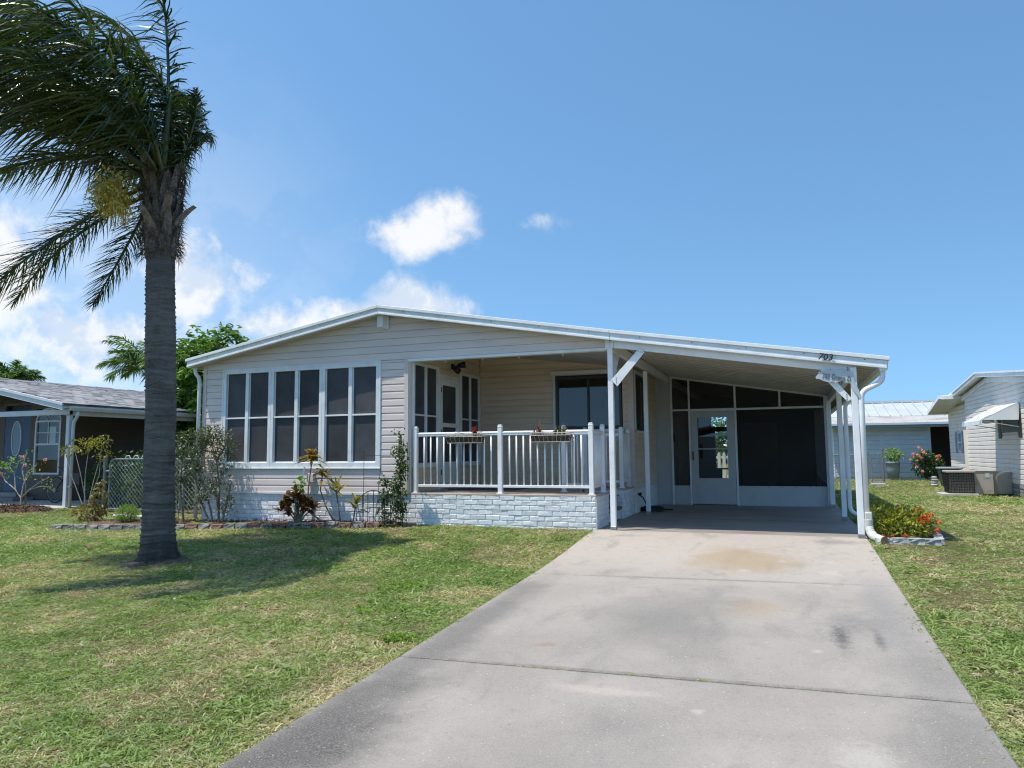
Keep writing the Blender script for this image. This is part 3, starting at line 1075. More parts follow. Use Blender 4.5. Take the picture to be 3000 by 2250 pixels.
# wall at the back of the porch
BW = (-4.43, -3.02, 1.66, 2.77)
bw = backing(back_p, HOUSE, XS, XR - .0, .53, 3.5, [BW], mat='siding_bounce', name='porch_back_wall')
planks(back_p, bw, XS + .03, XR - .10, .53, 3.3, [BW], mat='siding_bounce', lap=.012)
sash_window(back_p, BW[0] + .02, BW[1] - .02, BW[2], BW[3] - .03, 2, None, HOUSE, jamb=.05, sub=.04, bottom=.05, mat='bronze', pane='glass', out=.012)
m = MB()
back_p.box(m, BW[0] - .06, BW[1] + .06, .0, .07, BW[3] + .01, BW[3] + .09)
back_p.box(m, BW[0] - .03, BW[0] + .02, .0, .035, BW[2] - .03, BW[3] + .01)
back_p.box(m, BW[0] - .03, BW[1] + .03, .0, .035, BW[2] - .06, BW[2] - .0)
m.build('window_surround', 'trim', HOUSE, bevel=.004)
m = MB()
back_p.box(m, XR - .098, XR + .0, -.02, .024, .50, 3.0)
m.build('corner_trim', 'corner_trim', HOUSE, bevel=.004)
# carport side wall
SW = (14.62, 15.68, 1.63, 2.76)
hw = backing(side_h, HOUSE, YB, 24, .0, 3.3, [SW], mat='siding_bounce', name='carport_side_wall', th=.1)
planks(side_h, hw, YB + .09, 17.08, .46, 3.0, [SW], mat='siding_bounce', lap=.011)
m = MB()
side_h.box(m, YB - .02, YB + .088, -.02, .022, .44, 2.95)
m.build('corner_trim', 'corner_trim', HOUSE, bevel=.004)
sash_window(side_h, SW[0], SW[1], SW[2], SW[3], 2, None, HOUSE, jamb=.05, sub=.04, bottom=.05, mat='bronze', pane='glass')
m = MB()
side_h.box(m, SW[0] - .06, SW[1] + .06, .0, .05, SW[3] + .005, SW[3] + .07)
side_h.box(m, SW[0] - .05, SW[0], .0, .03, SW[2] - .05, SW[3])
side_h.box(m, SW[0] - .05, SW[1] + .05, .0, .03, SW[2] - .05, SW[2])
m.build('window_surround', 'trim', HOUSE, bevel=.004)
# closed interior so the rooms are really dark
m = MB()
m.box(XL + .1, XR - .1, YF + .12, 24, .40, .42)
m.box(XL, XL + .1, YF + .1, 24, .0, 3.0)
m.box(XL, XR, 23.9, 24.0, 0, 3.6)
m.box(XL + .1, XS, YB + .6, YB + .7, .42, 3.4)
m.box(XS, XR - .1, YB + 2.4, YB + 2.5, .42, 3.4)
m.build('interior_wall', 'interior', HOUSE)

# roof ---------------------------------------------------------------------
ry0, ry1 = 11.09, 24.3
m = MB()
m.slab(-10.83, 3.05, RIDGE_X, 3.785, ry0, ry1, .09)
m.slab(RIDGE_X, 3.785, -2.49, 3.074, ry0, ry1, .09)
m.slab(-2.49, 3.074, 1.345, 2.447, ry0, ry1, .08)
roof = m.build('roof', 'roof_white', HOUSE)
segs = [(-10.85, 3.06, RIDGE_X, 3.795), (RIDGE_X + .004, 3.795, -2.494, 3.084), (-2.489, 3.083, 1.36, 2.457)]
for x0, za, x1, zb in segs:
    MB().slab(x0, za, x1, zb, 11.015, 11.10, .052).build('drip_edge', 'fascia', roof, bevel=.004)
    MB().slab(x0 + (.02 if x0 < -8 else 0), za - .052, x1 - (.03 if x1 > 0 else 0), zb - .052, 11.05, 11.088, .05).build('fascia_band', 'fascia', roof)
    f = MB()
    f.slab(x0 + (.03 if x0 < -8 else 0), za - .100, x1 - (.04 if x1 > 0 else 0), zb - .100, 11.034, 11.088, .026)
    f.slab(x0 + (.03 if x0 < -8 else 0), za - .128, x1 - (.04 if x1 > 0 else 0), zb - .128, 11.024, 11.088, .032)
    f.build('fascia_lip', 'fascia', roof, bevel=.003)
    k = int((x1 - x0) / .75)
    for i in range(k):
        xx = x0 + (i + .6) * (x1 - x0) / k
        zz = za + (zb - za) * (xx - x0) / (x1 - x0) - .072
        MB().tube([(xx, 11.044, zz), (xx, 11.052, zz)], .008, 7).build('screw', 'screw', roof)
# soffit of the gable overhang
m = MB()
m.slab(-10.82, 2.925, RIDGE_X, 3.66, 11.09, YF - .005, .012)
m.slab(RIDGE_X, 3.66, -2.5, 2.95, 11.09, YF - .005, .012)
m.build('gable_soffit', 'soffit', HOUSE)
m = MB()
m.slab(-10.84, 2.97, -10.64, 2.985, YF, 24, .012)
m.box(-10.86, -10.80, 11.1, 24.2, 2.9, 3.02)
m.build('left_eave', 'fascia', HOUSE)
MB().slab(XS, 3.30, -2.5, 2.86, YF + .12, YB, .02).build('porch_ceiling', 'soffit', HOUSE)
# ridge vent box under the peak
m = MB()
front.box(m, -6.70, -6.52, .02, .05, 3.40, 3.64)
front.box(m, -6.68, -6.56, .05, .17, 3.42, 3.64)
m.build('gable_vent_box', 'trim', HOUSE, bevel=.006)

# carport ----------------------------------------------------------------
PX_L, PX_R = -2.53, .908


def post(x, y, z1, wd=.082, z0=0.0, foot=True):
    m = MB()
    h = wd / 2
    m.box(x - h, x + h, y - h, y + h, z0, z1)
    po = m.build('carport_post', 'white', HOUSE, bevel=.006)
    if foot:
        m = MB()
        m.box(x - h - .003, x + h + .003, y - h - .004, y + h + .004, z0, z0 + .065)
        m.build('post_bracket', 'galv', po, bevel=.003)
        for dx in (-.02, 0, .02):
            MB().tube([(x + dx, y - h - .008, z0 + .03), (x + dx, y - h, z0 + .03)], .006, 6).build('screw', 'screw', po)
    return po


post(PX_L, 11.24, 2.93)
post(PX_R, 11.13, 2.34)
post(PX_L + .01, 14.22, 2.76)
post(PX_R - .02, 13.95, 2.36)
post(.865, 16.98, 2.36, .10)
m = MB()
m.slab(PX_L + .04, 2.935, PX_R + .04, 2.372, 11.13, 11.19, .118)
cb = m.build('front_beam', 'white', HOUSE, bevel=.004)
for x in (PX_L + .08, PX_R - .07):
    for k in range(3):
        zz = float(np.interp(x, [PX_L, PX_R], [2.93, 2.36])) - .03 - k * .033
        MB().tube([(x, 11.118, zz), (x, 11.13, zz)], .007, 7).build('screw', 'screw', cb)
m = MB()
m.box(PX_L - .045, PX_L + .035, 11.27, 24.0, 2.79, 2.94)
m.build('side_beam', 'white', HOUSE, bevel=.004)
m = MB()
m.box(PX_R - .04, PX_R + .04, 11.19, 24.0, 2.235, 2.36)
m.build('side_beam', 'white', HOUSE, bevel=.004)
# infill between the front beam end and the gable
MB().box(-2.60, -2.535, 11.19, 11.30, 2.80, 2.98).build('gable_end_cap', 'white', HOUSE, bevel=.004)
# knee braces
for a, b in (((-2.44, 2.27), (-2.01, 2.745)), ((.835, 1.90), (.50, 2.32))):
    d = Vector((b[0] - a[0], 0, b[1] - a[1])).normalized()
    pr = Vector((-d.z, 0, d.x)) * .052
    A, B_ = Vector((a[0], 11.105, a[1])), Vector((b[0], 11.105, b[1]))
    sgn = 1 if d.x > 0 else -1
    m = MB()
    m.prism([A - pr + Vector((0, 0, -.03)), A + pr + Vector((-.02 * sgn, 0, 0)), B_ + pr, B_ - pr], (0, .018, 0))
    br = m.build('knee_brace', 'white', HOUSE, bevel=.003)
    for q0, dd in ((A, Vector((0, 0, .035))), (B_, Vector((.035, 0, -.006)))):
        for k in (-1, 0, 1):
            c = q0 + dd * k + d * (.04 if q0 is A else -.035)
            MB().tube([c - Vector((0, .006, 0)), c], .0075, 7).build('screw', 'screw', br)
# brace running back on the left side beam
m = MB()
m.beam((PX_L, 11.28, 2.28), (PX_L, 11.72, 2.8), .02, .09, up=(1, 0, 0))
m.build('knee_brace', 'white', HOUSE)
# ribbed ceiling pans
n_p = 22
for i in range(n_p):
    y0 = 11.20 + i * .31
    y1 = y0 + .306
    m = MB()
    za, zb = 2.952, 2.325
    m.slab(-2.47, za, 1.32, zb, y0 + .012, y1 - .012, .012)
    m.slab(-2.47, za, 1.32, zb, y1 - .012, y1, .028)
    m.build('ceiling_pan', 'soffit', HOUSE)
# gutter along the right eave
m = MB()
m.prism([(1.335, 11.06, 2.40), (1.335, 11.06, 2.29), (1.30, 11.06, 2.27), (1.235, 11.06, 2.27), (1.22, 11.06, 2.33)], (0, 13.1, 0))
m.build('gutter', 'fascia', HOUSE)


def downspout(pts, r, name='downspout', n=12, mat='white'):
    # rounded path through the points
    P = [Vector(p) for p in pts]
    out = [P[0]]
    for i in range(1, len(P) - 1):
        a, b, c = P[i - 1], P[i], P[i + 1]
        ra = min(.14, (b - a).length * .45, (c - b).length * .45)
        p0, p2 = b + (a - b).normalized() * ra, b + (c - b).normalized() * ra
        for k in range(6):
            t = k / 5
            out.append(p0 * (1 - t) ** 2 + b * 2 * t * (1 - t) + p2 * t * t)
    out.append(P[-1])
    return MB().tube(out, r, n).build(name, mat, HOUSE, smooth=True)


downspout([(1.275, 11.12, 2.30), (1.265, 11.12, 2.13), (.995, 11.11, 2.0), (.99, 11.11, 1.8), (.985, 11.11, .27)], .036)
downspout([(1.275, 13.95, 2.30), (1.265, 13.95, 2.13), (.985, 13.95, 2.02), (.98, 13.95, 1.8), (.98, 13.95, .12), (1.35, 13.85, .06)], .034)
downspout([(-10.78, 11.22, 2.93), (-10.78, 11.22, 2.80), (-10.70, 11.24, 2.71), (-10.695, 11.25, 2.6), (-10.695, 11.25, .0)], .036)
m = MB()
m.box(.955, 1.045, 11.06, 11.15, .25, .36)
m.build('pipe_adapter', 'corrugated', HOUSE, bevel=.01)
path = [Vector((1.0, 11.10, .27)), Vector((1.0, 11.10, .17)), Vector((1.015, 11.07, .09)), Vector((1.05, 11.0, .04)), Vector((1.10, 10.90, .025)), Vector((1.15, 10.78, .025))]
fine = []
for i in range(len(path) - 1):
    for k in range(8):
        fine.append(path[i].lerp(path[i + 1], k / 8))
fine.append(path[-1])
n_ = len(fine)
rad = [.051 + (.008 if (i % 2 and i < n_ - 9) else 0) for i in range(n_)]
MB().tube(fine, rad, 18, cap=False).build('corrugated_drain_pipe', 'corrugated', HOUSE, smooth=True)
MB().tube([fine[-1], fine[-2], fine[-6]], [.048, .048, .046], 18, cap=True).build('pipe_mouth', 'board', HOUSE)

# screened room ------------------------------------------------------------
scr = Fr((0, 17.10), (1, 0), (0, -1))


def ceil_z(x):
    return float(np.interp(x, [-2.47, 1.32], [2.938, 2.31]))


m = MB()
scr.box(m, XR, -2.475, -.02, .0, 0, 3.1)
m.build('side_panel', 'panel', HOUSE)
m = MB()


def vert(u0, u1, z0, z1=None, n0=-.03, n1=.025):
    a, b = (z1 if z1 is not None else ceil_z(u0) - .005), (z1 if z1 is not None else ceil_z(u1) - .005)
    m.hexa([scr.p(u0, n0, z0), scr.p(u1, n0, z0), scr.p(u1, n1, z0), scr.p(u0, n1, z0), scr.p(u0, n0, a), scr.p(u1, n0, b), scr.p(u1, n1, b), scr.p(u0, n1, a)])


vert(-2.47, -2.425, 0)
vert(-2.07, -2.03, 0)
vert(-1.065, -1.02, 0)
vert(-.125, -.085, 2.16)
vert(.78, .83, 0)
scr.box(m, -2.425, -2.07, -.03, .024, 2.12, 2.16)
scr.box(m, -2.03, -1.065, -.03, .024, 2.10, 2.16)
scr.box(m, -1.02, .78, -.03, .024, 2.11, 2.155)
m.slab(-2.47, ceil_z(-2.47), .83, ceil_z(.83), 17.078, 17.13, .05)
m.build('screen_wall_frame', 'white', HOUSE, bevel=.003)
for a, b in ((-2.425, -2.07), (-1.02, .78)):
    m = MB()
    scr.box(m, a, b, -.02, .012, 0.0, .43)
    kp = m.build('kick_panel', 'panel', HOUSE, bevel=.002)
    k = max(2, int((b - a) / .18)) if b - a < 1 else 7
    for i in range(k):
        for zz in (.405, .03):
            uu = a + .05 + (b - a - .1) * i / max(1, k - 1)
            MB().tube([scr.p(uu, .016, zz), scr.p(uu, .010, zz)], .009, 7).build('screw', 'screw', kp)


def sheet(fr, u0, u1, z0, z1f, n, name, mat, parent):
    q = MB()
    q.add([fr.p(u0, n, z0), fr.p(u1, n, z0), fr.p(u1, n, z1f(u1)), fr.p(u0, n, z1f(u0))], [(0, 1, 2, 3)])
    return q.build(name, mat, parent)


top = lambda u: ceil_z(u) - .055
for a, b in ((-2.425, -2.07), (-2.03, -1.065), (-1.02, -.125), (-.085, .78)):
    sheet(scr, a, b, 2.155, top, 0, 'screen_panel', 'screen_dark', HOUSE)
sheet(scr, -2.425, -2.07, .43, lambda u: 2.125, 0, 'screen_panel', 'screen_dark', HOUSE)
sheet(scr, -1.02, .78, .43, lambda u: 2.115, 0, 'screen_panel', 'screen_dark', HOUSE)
# storm door
m = MB()
D0, D1 = -2.025, -1.07
scr.box(m, D0, -1.875, -.02, .02, .02, 2.095)
scr.box(m, -1.235, D1, -.02, .02, .02, 2.095)
scr.box(m, -1.875, -1.235, -.02, .02, 1.96, 2.095)
scr.box(m, -1.875, -1.235, -.02, .02, .02, .60)
scr.box(m, -1.875, -1.235, -.02, .014, 1.24, 1.268)
sdoor = m.build('storm_door', 'panel', HOUSE, bevel=.003)
for a, b in ((.60, 1.24), (1.268, 1.96)):
    sheet(scr, -1.875, -1.235, a, lambda u, b=b: b, .0, 'glass_pane', 'glass_clear', sdoor)
m = MB()
scr.box(m, -2.0, -1.975, .02, .035, 1.0, 1.2)
m.tube([scr.p(-1.987, .03, 1.17), scr.p(-1.987, .075, 1.15), scr.p(-1.987, .075, 1.03)], .011, 8)
m.build('door_handle', 'black', sdoor)
# inside: right side screens with studs, back wall with an opening
rt = Fr((.85, 0), (0, 1), (1, 0))
m = MB()
for y in (18.0, 18.9, 19.8, 20.7, 21.6, 22.5, 23.4):
    rt.box(m, y, y + .05, -.05, .0, 0, 2.36)
rt.box(m, 17.15, 24, -.05, -.0, .42, .47)
rt.box(m, 17.15, 24, -.03, -.0, 0, .42)
m.build('side_screen_frame', 'white', HOUSE)
m = MB()
m.add([(.84, 17.15, .47), (.84, 24, .47), (.84, 24, 2.36), (.84, 17.15, 2.36)], [(0, 1, 2, 3)])
m.build('side_screen', 'screen_dark', HOUSE)
bkw = Fr((0, 23.6), (1, 0), (0, -1))
hl = [(-2.06, -1.45, .68, 1.81), (-2.17, -1.62, 1.95, 2.26), (-1.89, -1.60, .36, .635)]
backing(bkw, HOUSE, XR, .85, 0, 2.95, hl, mat='nb_wall', name='screen_room_back_wall')
m = MB()
bkw.box(m, -1.3, -.25, .0, .03, 0, 2.05)
m.build('storage_door', 'interior', HOUSE)
m = MB()
m.slab(XR, 3.05, 1.3, 2.37, 17.2, 24.0, .02)
m.build('screen_room_ceiling', 'interior', HOUSE)
# stair rail inside, seen through the narrow screen
m = MB()
m.tube([(-2.72, 17.6, 1.25), (-2.30, 18.7, .95)], .02, 8)
m.tube([(-2.72, 17.6, .55), (-2.30, 18.7, .25)], .015, 8)
for k in range(6):
    t = (k + .5) / 6
    x, y = -2.72 + .42 * t, 17.6 + 1.1 * t
    m.tube([(x, y, .55 - .3 * t), (x, y, 1.25 - .3 * t)], .009, 6)
m.build('stair_rail', 'white', HOUSE)
m = MB()
m.box(-2.56, -2.42, 17.3, 17.32, 1.42, 1.60)
m.build('wall_ornament', 'black', HOUSE)

# porch railing ------------------------------------------------------------


def rail_run(parent, a, b, posts_at=(True, True), nb=11, z=0.53, first=None):
    a, b = Vector((*a, 0)), Vector((*b, 0))
    d = (b - a).normalized()
    u = Vector((0, 0, 1))
    m = MB()
    m.tube([a + u * 1.535, b + u * 1.535], .026, 10)
    m.beam(a + u * 1.512, b + u * 1.512, .038, .03)
    m.build('top_rail', 'white', parent, smooth=False)
    m = MB()
    m.beam(a + u * .652, b + u * .652, .04, .042)
    m.build('bottom_rail', 'white', parent, bevel=.003)
    L = (b - a).length
    for i in range(nb):
        p = a + d * (L * (i + 1) / (nb + 1))
        m = MB()
        m.tube([p + u * .672, p + u * 1.50], .0145, 8)
        m.build('baluster', 'white', parent, smooth=True)


def rail_post(parent, x, y, z0=.53):
    m = MB()
    m.box(x - .037, x + .037, y - .037, y + .037, z0, 1.63)
    m.build('rail_post', 'white', parent, bevel=.005)
    m = MB()
    m.box(x - .042, x + .042, y - .042, y + .042, 1.63, 1.645)
    m.box(x - .034, x + .034, y - .034, y + .034, 1.645, 1.668)
    m.build('post_cap', 'white', parent, bevel=.008)
    m = MB()
    m.box(x - .055, x + .055, y - .055, y + .055, z0, z0 + .012)
    m.build('base_plate', 'white', parent)


RAIL = thing('porch_railing', 'white metal baluster railing around the raised porch', 'railing', (-4.4, 11.4, .53))
YR = 11.40
for x, y in ((-6.03, YR), (-4.455, YR), (-2.905, YR), (-2.905, 12.17), (-3.585, 12.17), (-2.905, 13.66), (-2.915, 14.34), (-3.585, 13.62)):
    rail_post(RAIL, x, y)
rail_run(RAIL, (-5.99, YR), (-4.495, YR), nb=11)
rail_run(RAIL, (-4.415, YR), (-2.945, YR), nb=11)
rail_run(RAIL, (-2.905, YR + .04), (-2.905, 12.13), nb=6)
rail_run(RAIL, (-2.945, 12.17), (-3.545, 12.17), nb=5)
rail_run(RAIL, (-2.908, 13.70), (-2.912, 14.30), nb=6)
rail_run(RAIL, (-2.945, 13.64), (-3.545, 13.62), nb=4)


# hanging hooks on the header
for x in (-5.45, -4.75, -4.1, -3.35):
    m = MB()
    m.tube([(x, 11.36, 2.80), (x, 11.36, 2.77), (x + .012, 11.36, 2.755), (x + .02, 11.36, 2.77)], .004, 6)
    m.build('plant_hook', 'white', HOUSE)

# house number and name plate -------------------------------------------------


def text_mesh(txt, size, ext, shear=0.0, offset=0.0, spacing=1.0):
    c = bpy.data.curves.new('txt', 'FONT')
    c.body = txt
    c.size = size
    c.extrude = ext
    c.shear = shear
    c.offset = offset
    c.space_character = spacing
    o = bpy.data.objects.new('txt', c)
    col.objects.link(o)
    bpy.context.view_layer.update()
    me = bpy.data.meshes.new_from_object(o.evaluated_get(bpy.context.evaluated_depsgraph_get()))
    bpy.data.objects.remove(o)
    bpy.data.curves.remove(c)
    return me


def place_text(name, me, mat, parent, x, y, z, slope):
    me.materials.clear()
    me.materials.append(M[mat])
    o = bpy.data.objects.new(name, me)
    col.objects.link(o)
    o.parent = parent
    o.location = Vector((x, y, z)) - origin(parent)
    o.rotation_euler = Euler((math.pi / 2, -math.atan(slope), 0), 'XYZ')
    return o


for i, ch in enumerate('703'):
    x = .456 + i * .066
    zr = roof_top(x + .02) - .134
    place_text('house_number', text_mesh(ch, .122, .005, .2 if ch == '7' else .08, .0022), 'number_black', HOUSE, x, 11.002, zr, -.163)

SIGN = thing('address_plaque', 'blue-grey plaque cut in the outline of a peninsula hanging at the carport corner', 'plaque', (.66, 11.085, 2.2))
fl = [(490, 575), (520, 545), (560, 512), (600, 490), (640, 478), (720, 480), (840, 476), (900, 482), (1000, 498), (1085, 512), (1108, 540), (1100, 590), (1120, 640), (1150, 720), (1180, 790), (1205, 860), (1222, 925), (1190, 935), (1165, 890), (1130, 850), (1095, 800), (1065, 745), (1068, 700), (1020, 685), (965, 680), (935, 645), (890, 660), (820, 685), (770, 658), (720, 670), (650, 652), (590, 628), (550, 610), (500, 605)]
pl = [(.420 + .00078 * (a - 490), 2.228 - .00089 * (b - 570)) for a, b in fl]
bm = bmesh.new()
vs = [bm.verts.new(Vector((x, 11.072, z)) - origin(SIGN)) for x, z in pl]
fc = bm.faces.new(vs)
ext = bmesh.ops.extrude_face_region(bm, geom=[fc])
for v in ext['geom']:
    if isinstance(v, bmesh.types.BMVert):
        v.co.y += .014
bmesh.ops.recalc_face_normals(bm, faces=bm.faces[:])
bmesh.ops.triangulate(bm, faces=[f for f in bm.faces if len(f.verts) > 4])
me = bpy.data.meshes.new('plate')
bm.to_mesh(me)
bm.free()
link_mesh('plate', me, 'sign_blue', SIGN)
lt = place_text('lettering', text_mesh('703 Draco D', .100, .003, 0, 0, 1.05), 'sign_text', SIGN, .500, 11.068, 2.205, -.165)
lt.scale = (.66, 1, 1)
m = MB()
for x in (.62, .84):
    m.tube([(x, 11.078, 2.29), (x, 11.10, 2.33)], .004, 6)
m.build('hanger', 'galv', SIGN)

# ================================================================== neighbours
# ---- left neighbour: shingled roof, carport post, blue door
NBL = thing('neighbour_house', 'taupe house with grey shingle roof, blue door and arched window', 'house', (-18.5, 15.0, -.1))
EX, EZ, RX, RZ, NY0, NY1 = -16.95, 2.53, -22.2, 3.58, 13.25, 21.5
sl = (RZ - EZ) / (RX - EX)


def nz_(x):
    return EZ + (x - EX) * sl


m = MB()
m.slab(RX, RZ, EX, EZ, NY0 + .05, NY1, .06)
m.slab(RX - 5.2, EZ, RX, RZ, NY0 + .05, NY1, .06)
nroof = m.build('roof', 'shingle', NBL)
# shingle courses as far as they can be told apart
tabs = []
for k in range(3):
    q = MB()
    q.box(0, .185, -.165, .165, 0, .012)
    me = q.mesh('shingle')
    me.materials.append(M['shingle'])
    tabs.append(me)
run = math.hypot(EX - RX, EZ - RZ)
ang = math.atan2(-(EZ - RZ), EX - RX)
rows = 24
cnt = 0
for i in range(rows):
    t = (i + .5) / rows
    x, z = EX + (RX - EX) * t, EZ + (RZ - EZ) * t
    if x < -20.6:
        continue
    for j in range(17):
        y = NY0 + .2 + j * .335 + (i % 2) * .167 + random.uniform(-.02, .02)
        if y > 19 or cnt > 295:
            continue
        o = bpy.data.objects.new('shingle', random.choice(tabs))
        col.objects.link(o)
        o.parent = nroof
        o.location = Vector((x, y, z + .006 + random.uniform(0, .012))) - origin(nroof)
        o.rotation_euler = (0, ang + .03, random.uniform(-.01, .01))
        cnt += 1
m = MB()
for i in range(rows):
    t = (i + .5) / rows
    x, z = EX + (RX - EX) * t, EZ + (RZ - EZ) * t
    for j in range(41):
        y = NY0 + .2 + j * .335 + (i % 2) * .167
        if (x >= -20.6 and y <= 19) or random.random() < .4:
            continue
        c, s_ = math.cos(ang), math.sin(ang)
        w2 = .1
        dz = random.uniform(.004, .016)
        m.add([(x - w2, y - .16, z + w2 * (RZ - EZ) / (EX - RX) * 1 + dz), (x + w2, y - .16, z - w2 * (RZ - EZ) / (EX - RX) + dz), (x + w2, y + .16, z - w2 * (RZ - EZ) / (EX - RX) + dz), (x - w2, y + .16, z + w2 * (RZ - EZ) / (EX - RX) + dz)], [(0, 1, 2, 3)])
tag(m.build('far_shingles', 'shingle', nroof), kind='stuff')
m = MB()
m.slab(RX, RZ + .02, EX, EZ + .02, NY0, NY0 + .06, .07)
m.build('drip_edge', 'nb_trim', NBL, bevel=.004)
m = MB()
m.slab(RX, RZ - .05, EX - .02, EZ - .05, NY0 + .03, NY0 + .09, .115)
m.build('rake_fascia', 'nb_trim', NBL)
m = MB()
m.box(EX - .04, EX - .005, NY0 + .06, NY1, EZ - .12, EZ + .015)
m.build('eave_fascia', 'nb_trim', NBL)
m = MB()
m.prism([(EX, NY0 + .2, EZ - .05), (EX + .10, NY0 + .2, EZ - .06), (EX + .10, NY0 + .2, EZ - .10), (EX + .06, NY0 + .2, EZ - .17), (EX, NY0 + .2, EZ - .17)], (0, NY1 - NY0 - .2, 0))
m.build('gutter', 'nb_trim', NBL)
m = MB()
m.slab(RX, RZ - .07, EX, EZ - .07, NY0 + .05, NY1, .02)
m.build('soffit', 'soffit', NBL)
m = MB()
m.box(-17.24, -17.10, NY0 + .35, NY1, 2.25, 2.40)
m.box(-21.9, -17.10, NY0 + .33, NY0 + .43, 2.27, 2.40)
m.build('carport_beam', 'nb_trim', NBL)
m = MB()
m.box(-17.22, -17.11, 13.60, 13.71, -.12, 2.28)
m.build('carport_post', 'nb_trim', NBL, bevel=.005)
m = MB()
pts = [(-16.9, 13.66, 2.34), (-16.9, 13.66, 2.25), (-16.96, 13.66, 2.15), (-17.03, 13.67, 2.08), (-17.05, 13.67, 1.95), (-17.05, 13.67, -.08)]
m.tube(pts, .042, 10)
dsn = m.build('downspout', 'nb_trim', NBL, smooth=True)
for z in (1.6, .42):
    MB().box(-17.11, -16.995, 13.612, 13.725, z, z + .03).build('strap', 'galv', dsn)
nfr = Fr((0, 15.6), (1, 0), (0, -1))
nsd = Fr((-19.45, 0), (0, 1), (1, 0))
WN = [(-20.98, -19.92, .72, 2.62), (-22.3, -21.2, .16, 2.75)]
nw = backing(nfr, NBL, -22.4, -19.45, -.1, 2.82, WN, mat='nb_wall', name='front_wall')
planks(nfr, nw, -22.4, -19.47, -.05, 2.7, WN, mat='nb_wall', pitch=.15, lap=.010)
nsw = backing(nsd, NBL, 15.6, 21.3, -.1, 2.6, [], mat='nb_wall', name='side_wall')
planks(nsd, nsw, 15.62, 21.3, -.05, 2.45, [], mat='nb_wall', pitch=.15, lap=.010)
m = MB()
m.box(-26, -22.4, 15.6, 15.8, -.1, 2.75)
m.build('far_wall', 'nb_wall', NBL)
# blue door with an oval glass
m = MB()
nfr.box(m, -22.3, -21.2, -.04, .0, .16, 2.6)
ndoor = m.build('front_door', 'nb_blue', NBL)
ov = [nfr.p(-21.78 + .20 * math.cos(a), .006, 1.75 + .52 * math.sin(a)) for a in [2 * math.pi * k / 28 for k in range(28)]]
q = MB()
q.add(ov, [tuple(range(28))])
q.build('oval_glass', 'glass', ndoor)
q = MB()
q.tube(ov + [ov[0]], .018, 6, cap=False)
q.build('glass_rim', 'nb_trim', ndoor)
m = MB()
m.lathe(nfr.p(-21.3, .05, 1.05), [(.0, -.03), (.03, -.02), (.03, .02), (0, .03)], 10)
m.build('door_knob', 'galv', ndoor)
m = MB()
nfr.box(m, -22.9, -21.1, -.3, -.12, .1, 2.8)
m.build('room_shade', 'black', NBL)
# arched window
m = MB()
nfr.box(m, -20.98, -20.92, -.03, .03, .72, 2.25)
nfr.box(m, -19.98, -19.92, -.03, .03, .72, 2.25)
for z, h in ((.68, .05), (1.54, .05), (2.22, .05)):
    nfr.box(m, -20.98 if z < 1 else -20.92, -19.92 if z < 1 else -19.98, -.03, .035, z, z + h)
nfr.box(m, -20.46, -20.44, -.01, .01, 1.59, 2.22)
nfr.box(m, -20.92, -19.98, -.01, .008, 1.9, 1.92)
arc = [nfr.p(-20.45 + .5 * math.cos(a), 0, 2.25 + .37 * math.sin(a)) for a in [math.pi * k / 16 for k in range(17)]]
m.tube(arc, .03, 6)
m.tube([nfr.p(-20.45, 0, 2.25), nfr.p(-20.45, 0, 2.62)], .01, 6)
m.tube([nfr.p(-20.45, 0, 2.25), nfr.p(-20.75, 0, 2.53)], .01, 6)
m.tube([nfr.p(-20.45, 0, 2.25), nfr.p(-20.15, 0, 2.53)], .01, 6)
nwin = m.build('arched_window', 'nb_trim', NBL)
q = MB()
q.add([nfr.p(-20.95, -.01, .72), nfr.p(-19.95, -.01, .72)] + [nfr.p(-20.45 + .5 * math.cos(a), -.01, 2.25 + .37 * math.sin(a)) for a in [math.pi * k / 16 for k in range(17)]], [tuple(range(19))])
q.build('pane', 'glass', nwin)
m = MB()
nfr.box(m, -21.1, -19.8, -.35, -.30, .5, 2.8)
m.build('window_interior', 'black', NBL)
m = MB()
nfr.box(m, -20.85, -20.5, -.29, -.27, 1.6, 2.1)
m.build('window_blind', 'white', NBL)
# steps and slab
m = MB()
m.box(-22.6, -20.9, 14.95, 15.58, -.1, .03)
m.box(-22.6, -21.2, 15.25, 15.58, .03, .16)
m.build('front_step', 'slab', NBL, bevel=.01)
m = MB()
m.box(-27, -17.05, 13.45, 15.6, -.2, -.075)
m.box(-19.45, -17.05, 15.6, 21.3, -.2, -.075)
m.build('carport_slab', 'slab_plain', NBL, bevel=.01)

# wheel of a tricycle parked in the neighbour's carport
TR = thing('tricycle', 'dark spoked wheel of a cycle parked behind the white carport post next door', 'tricycle', (-19.2, 14.75, -.075))
c = Vector((-18.95, 14.75, .28))
m = MB()
m.tube([c + Vector((.34 * math.cos(a), 0, .34 * math.sin(a))) for a in [2 * math.pi * k / 32 for k in range(33)]], .018, 8, cap=False)
wh = m.build('wheel', 'tyre', TR, smooth=True)
m = MB()
m.tube([c + Vector((.32 * math.cos(a), 0, .32 * math.sin(a))) for a in [2 * math.pi * k / 32 for k in range(33)]], .008, 6, cap=False)
m.build('rim', 'galv_dark', wh)
m = MB()
m.tube([c - Vector((0, .05, 0)), c + Vector((0, .05, 0))], .06, 14)
m.build('hub', 'galv_dark', wh)
m = MB()
for k in range(18):
    a = 2 * math.pi * k / 18
    m.tube([c, c + Vector((.32 * math.cos(a), .0, .32 * math.sin(a)))], .0022, 4)
m.build('spokes', 'galv_dark', wh)
m = MB()
m.tube([c, c + Vector((.25, .05, .35)), c + Vector((.75, .05, .30)), c + Vector((1.1, .1, 0))], .02, 8)
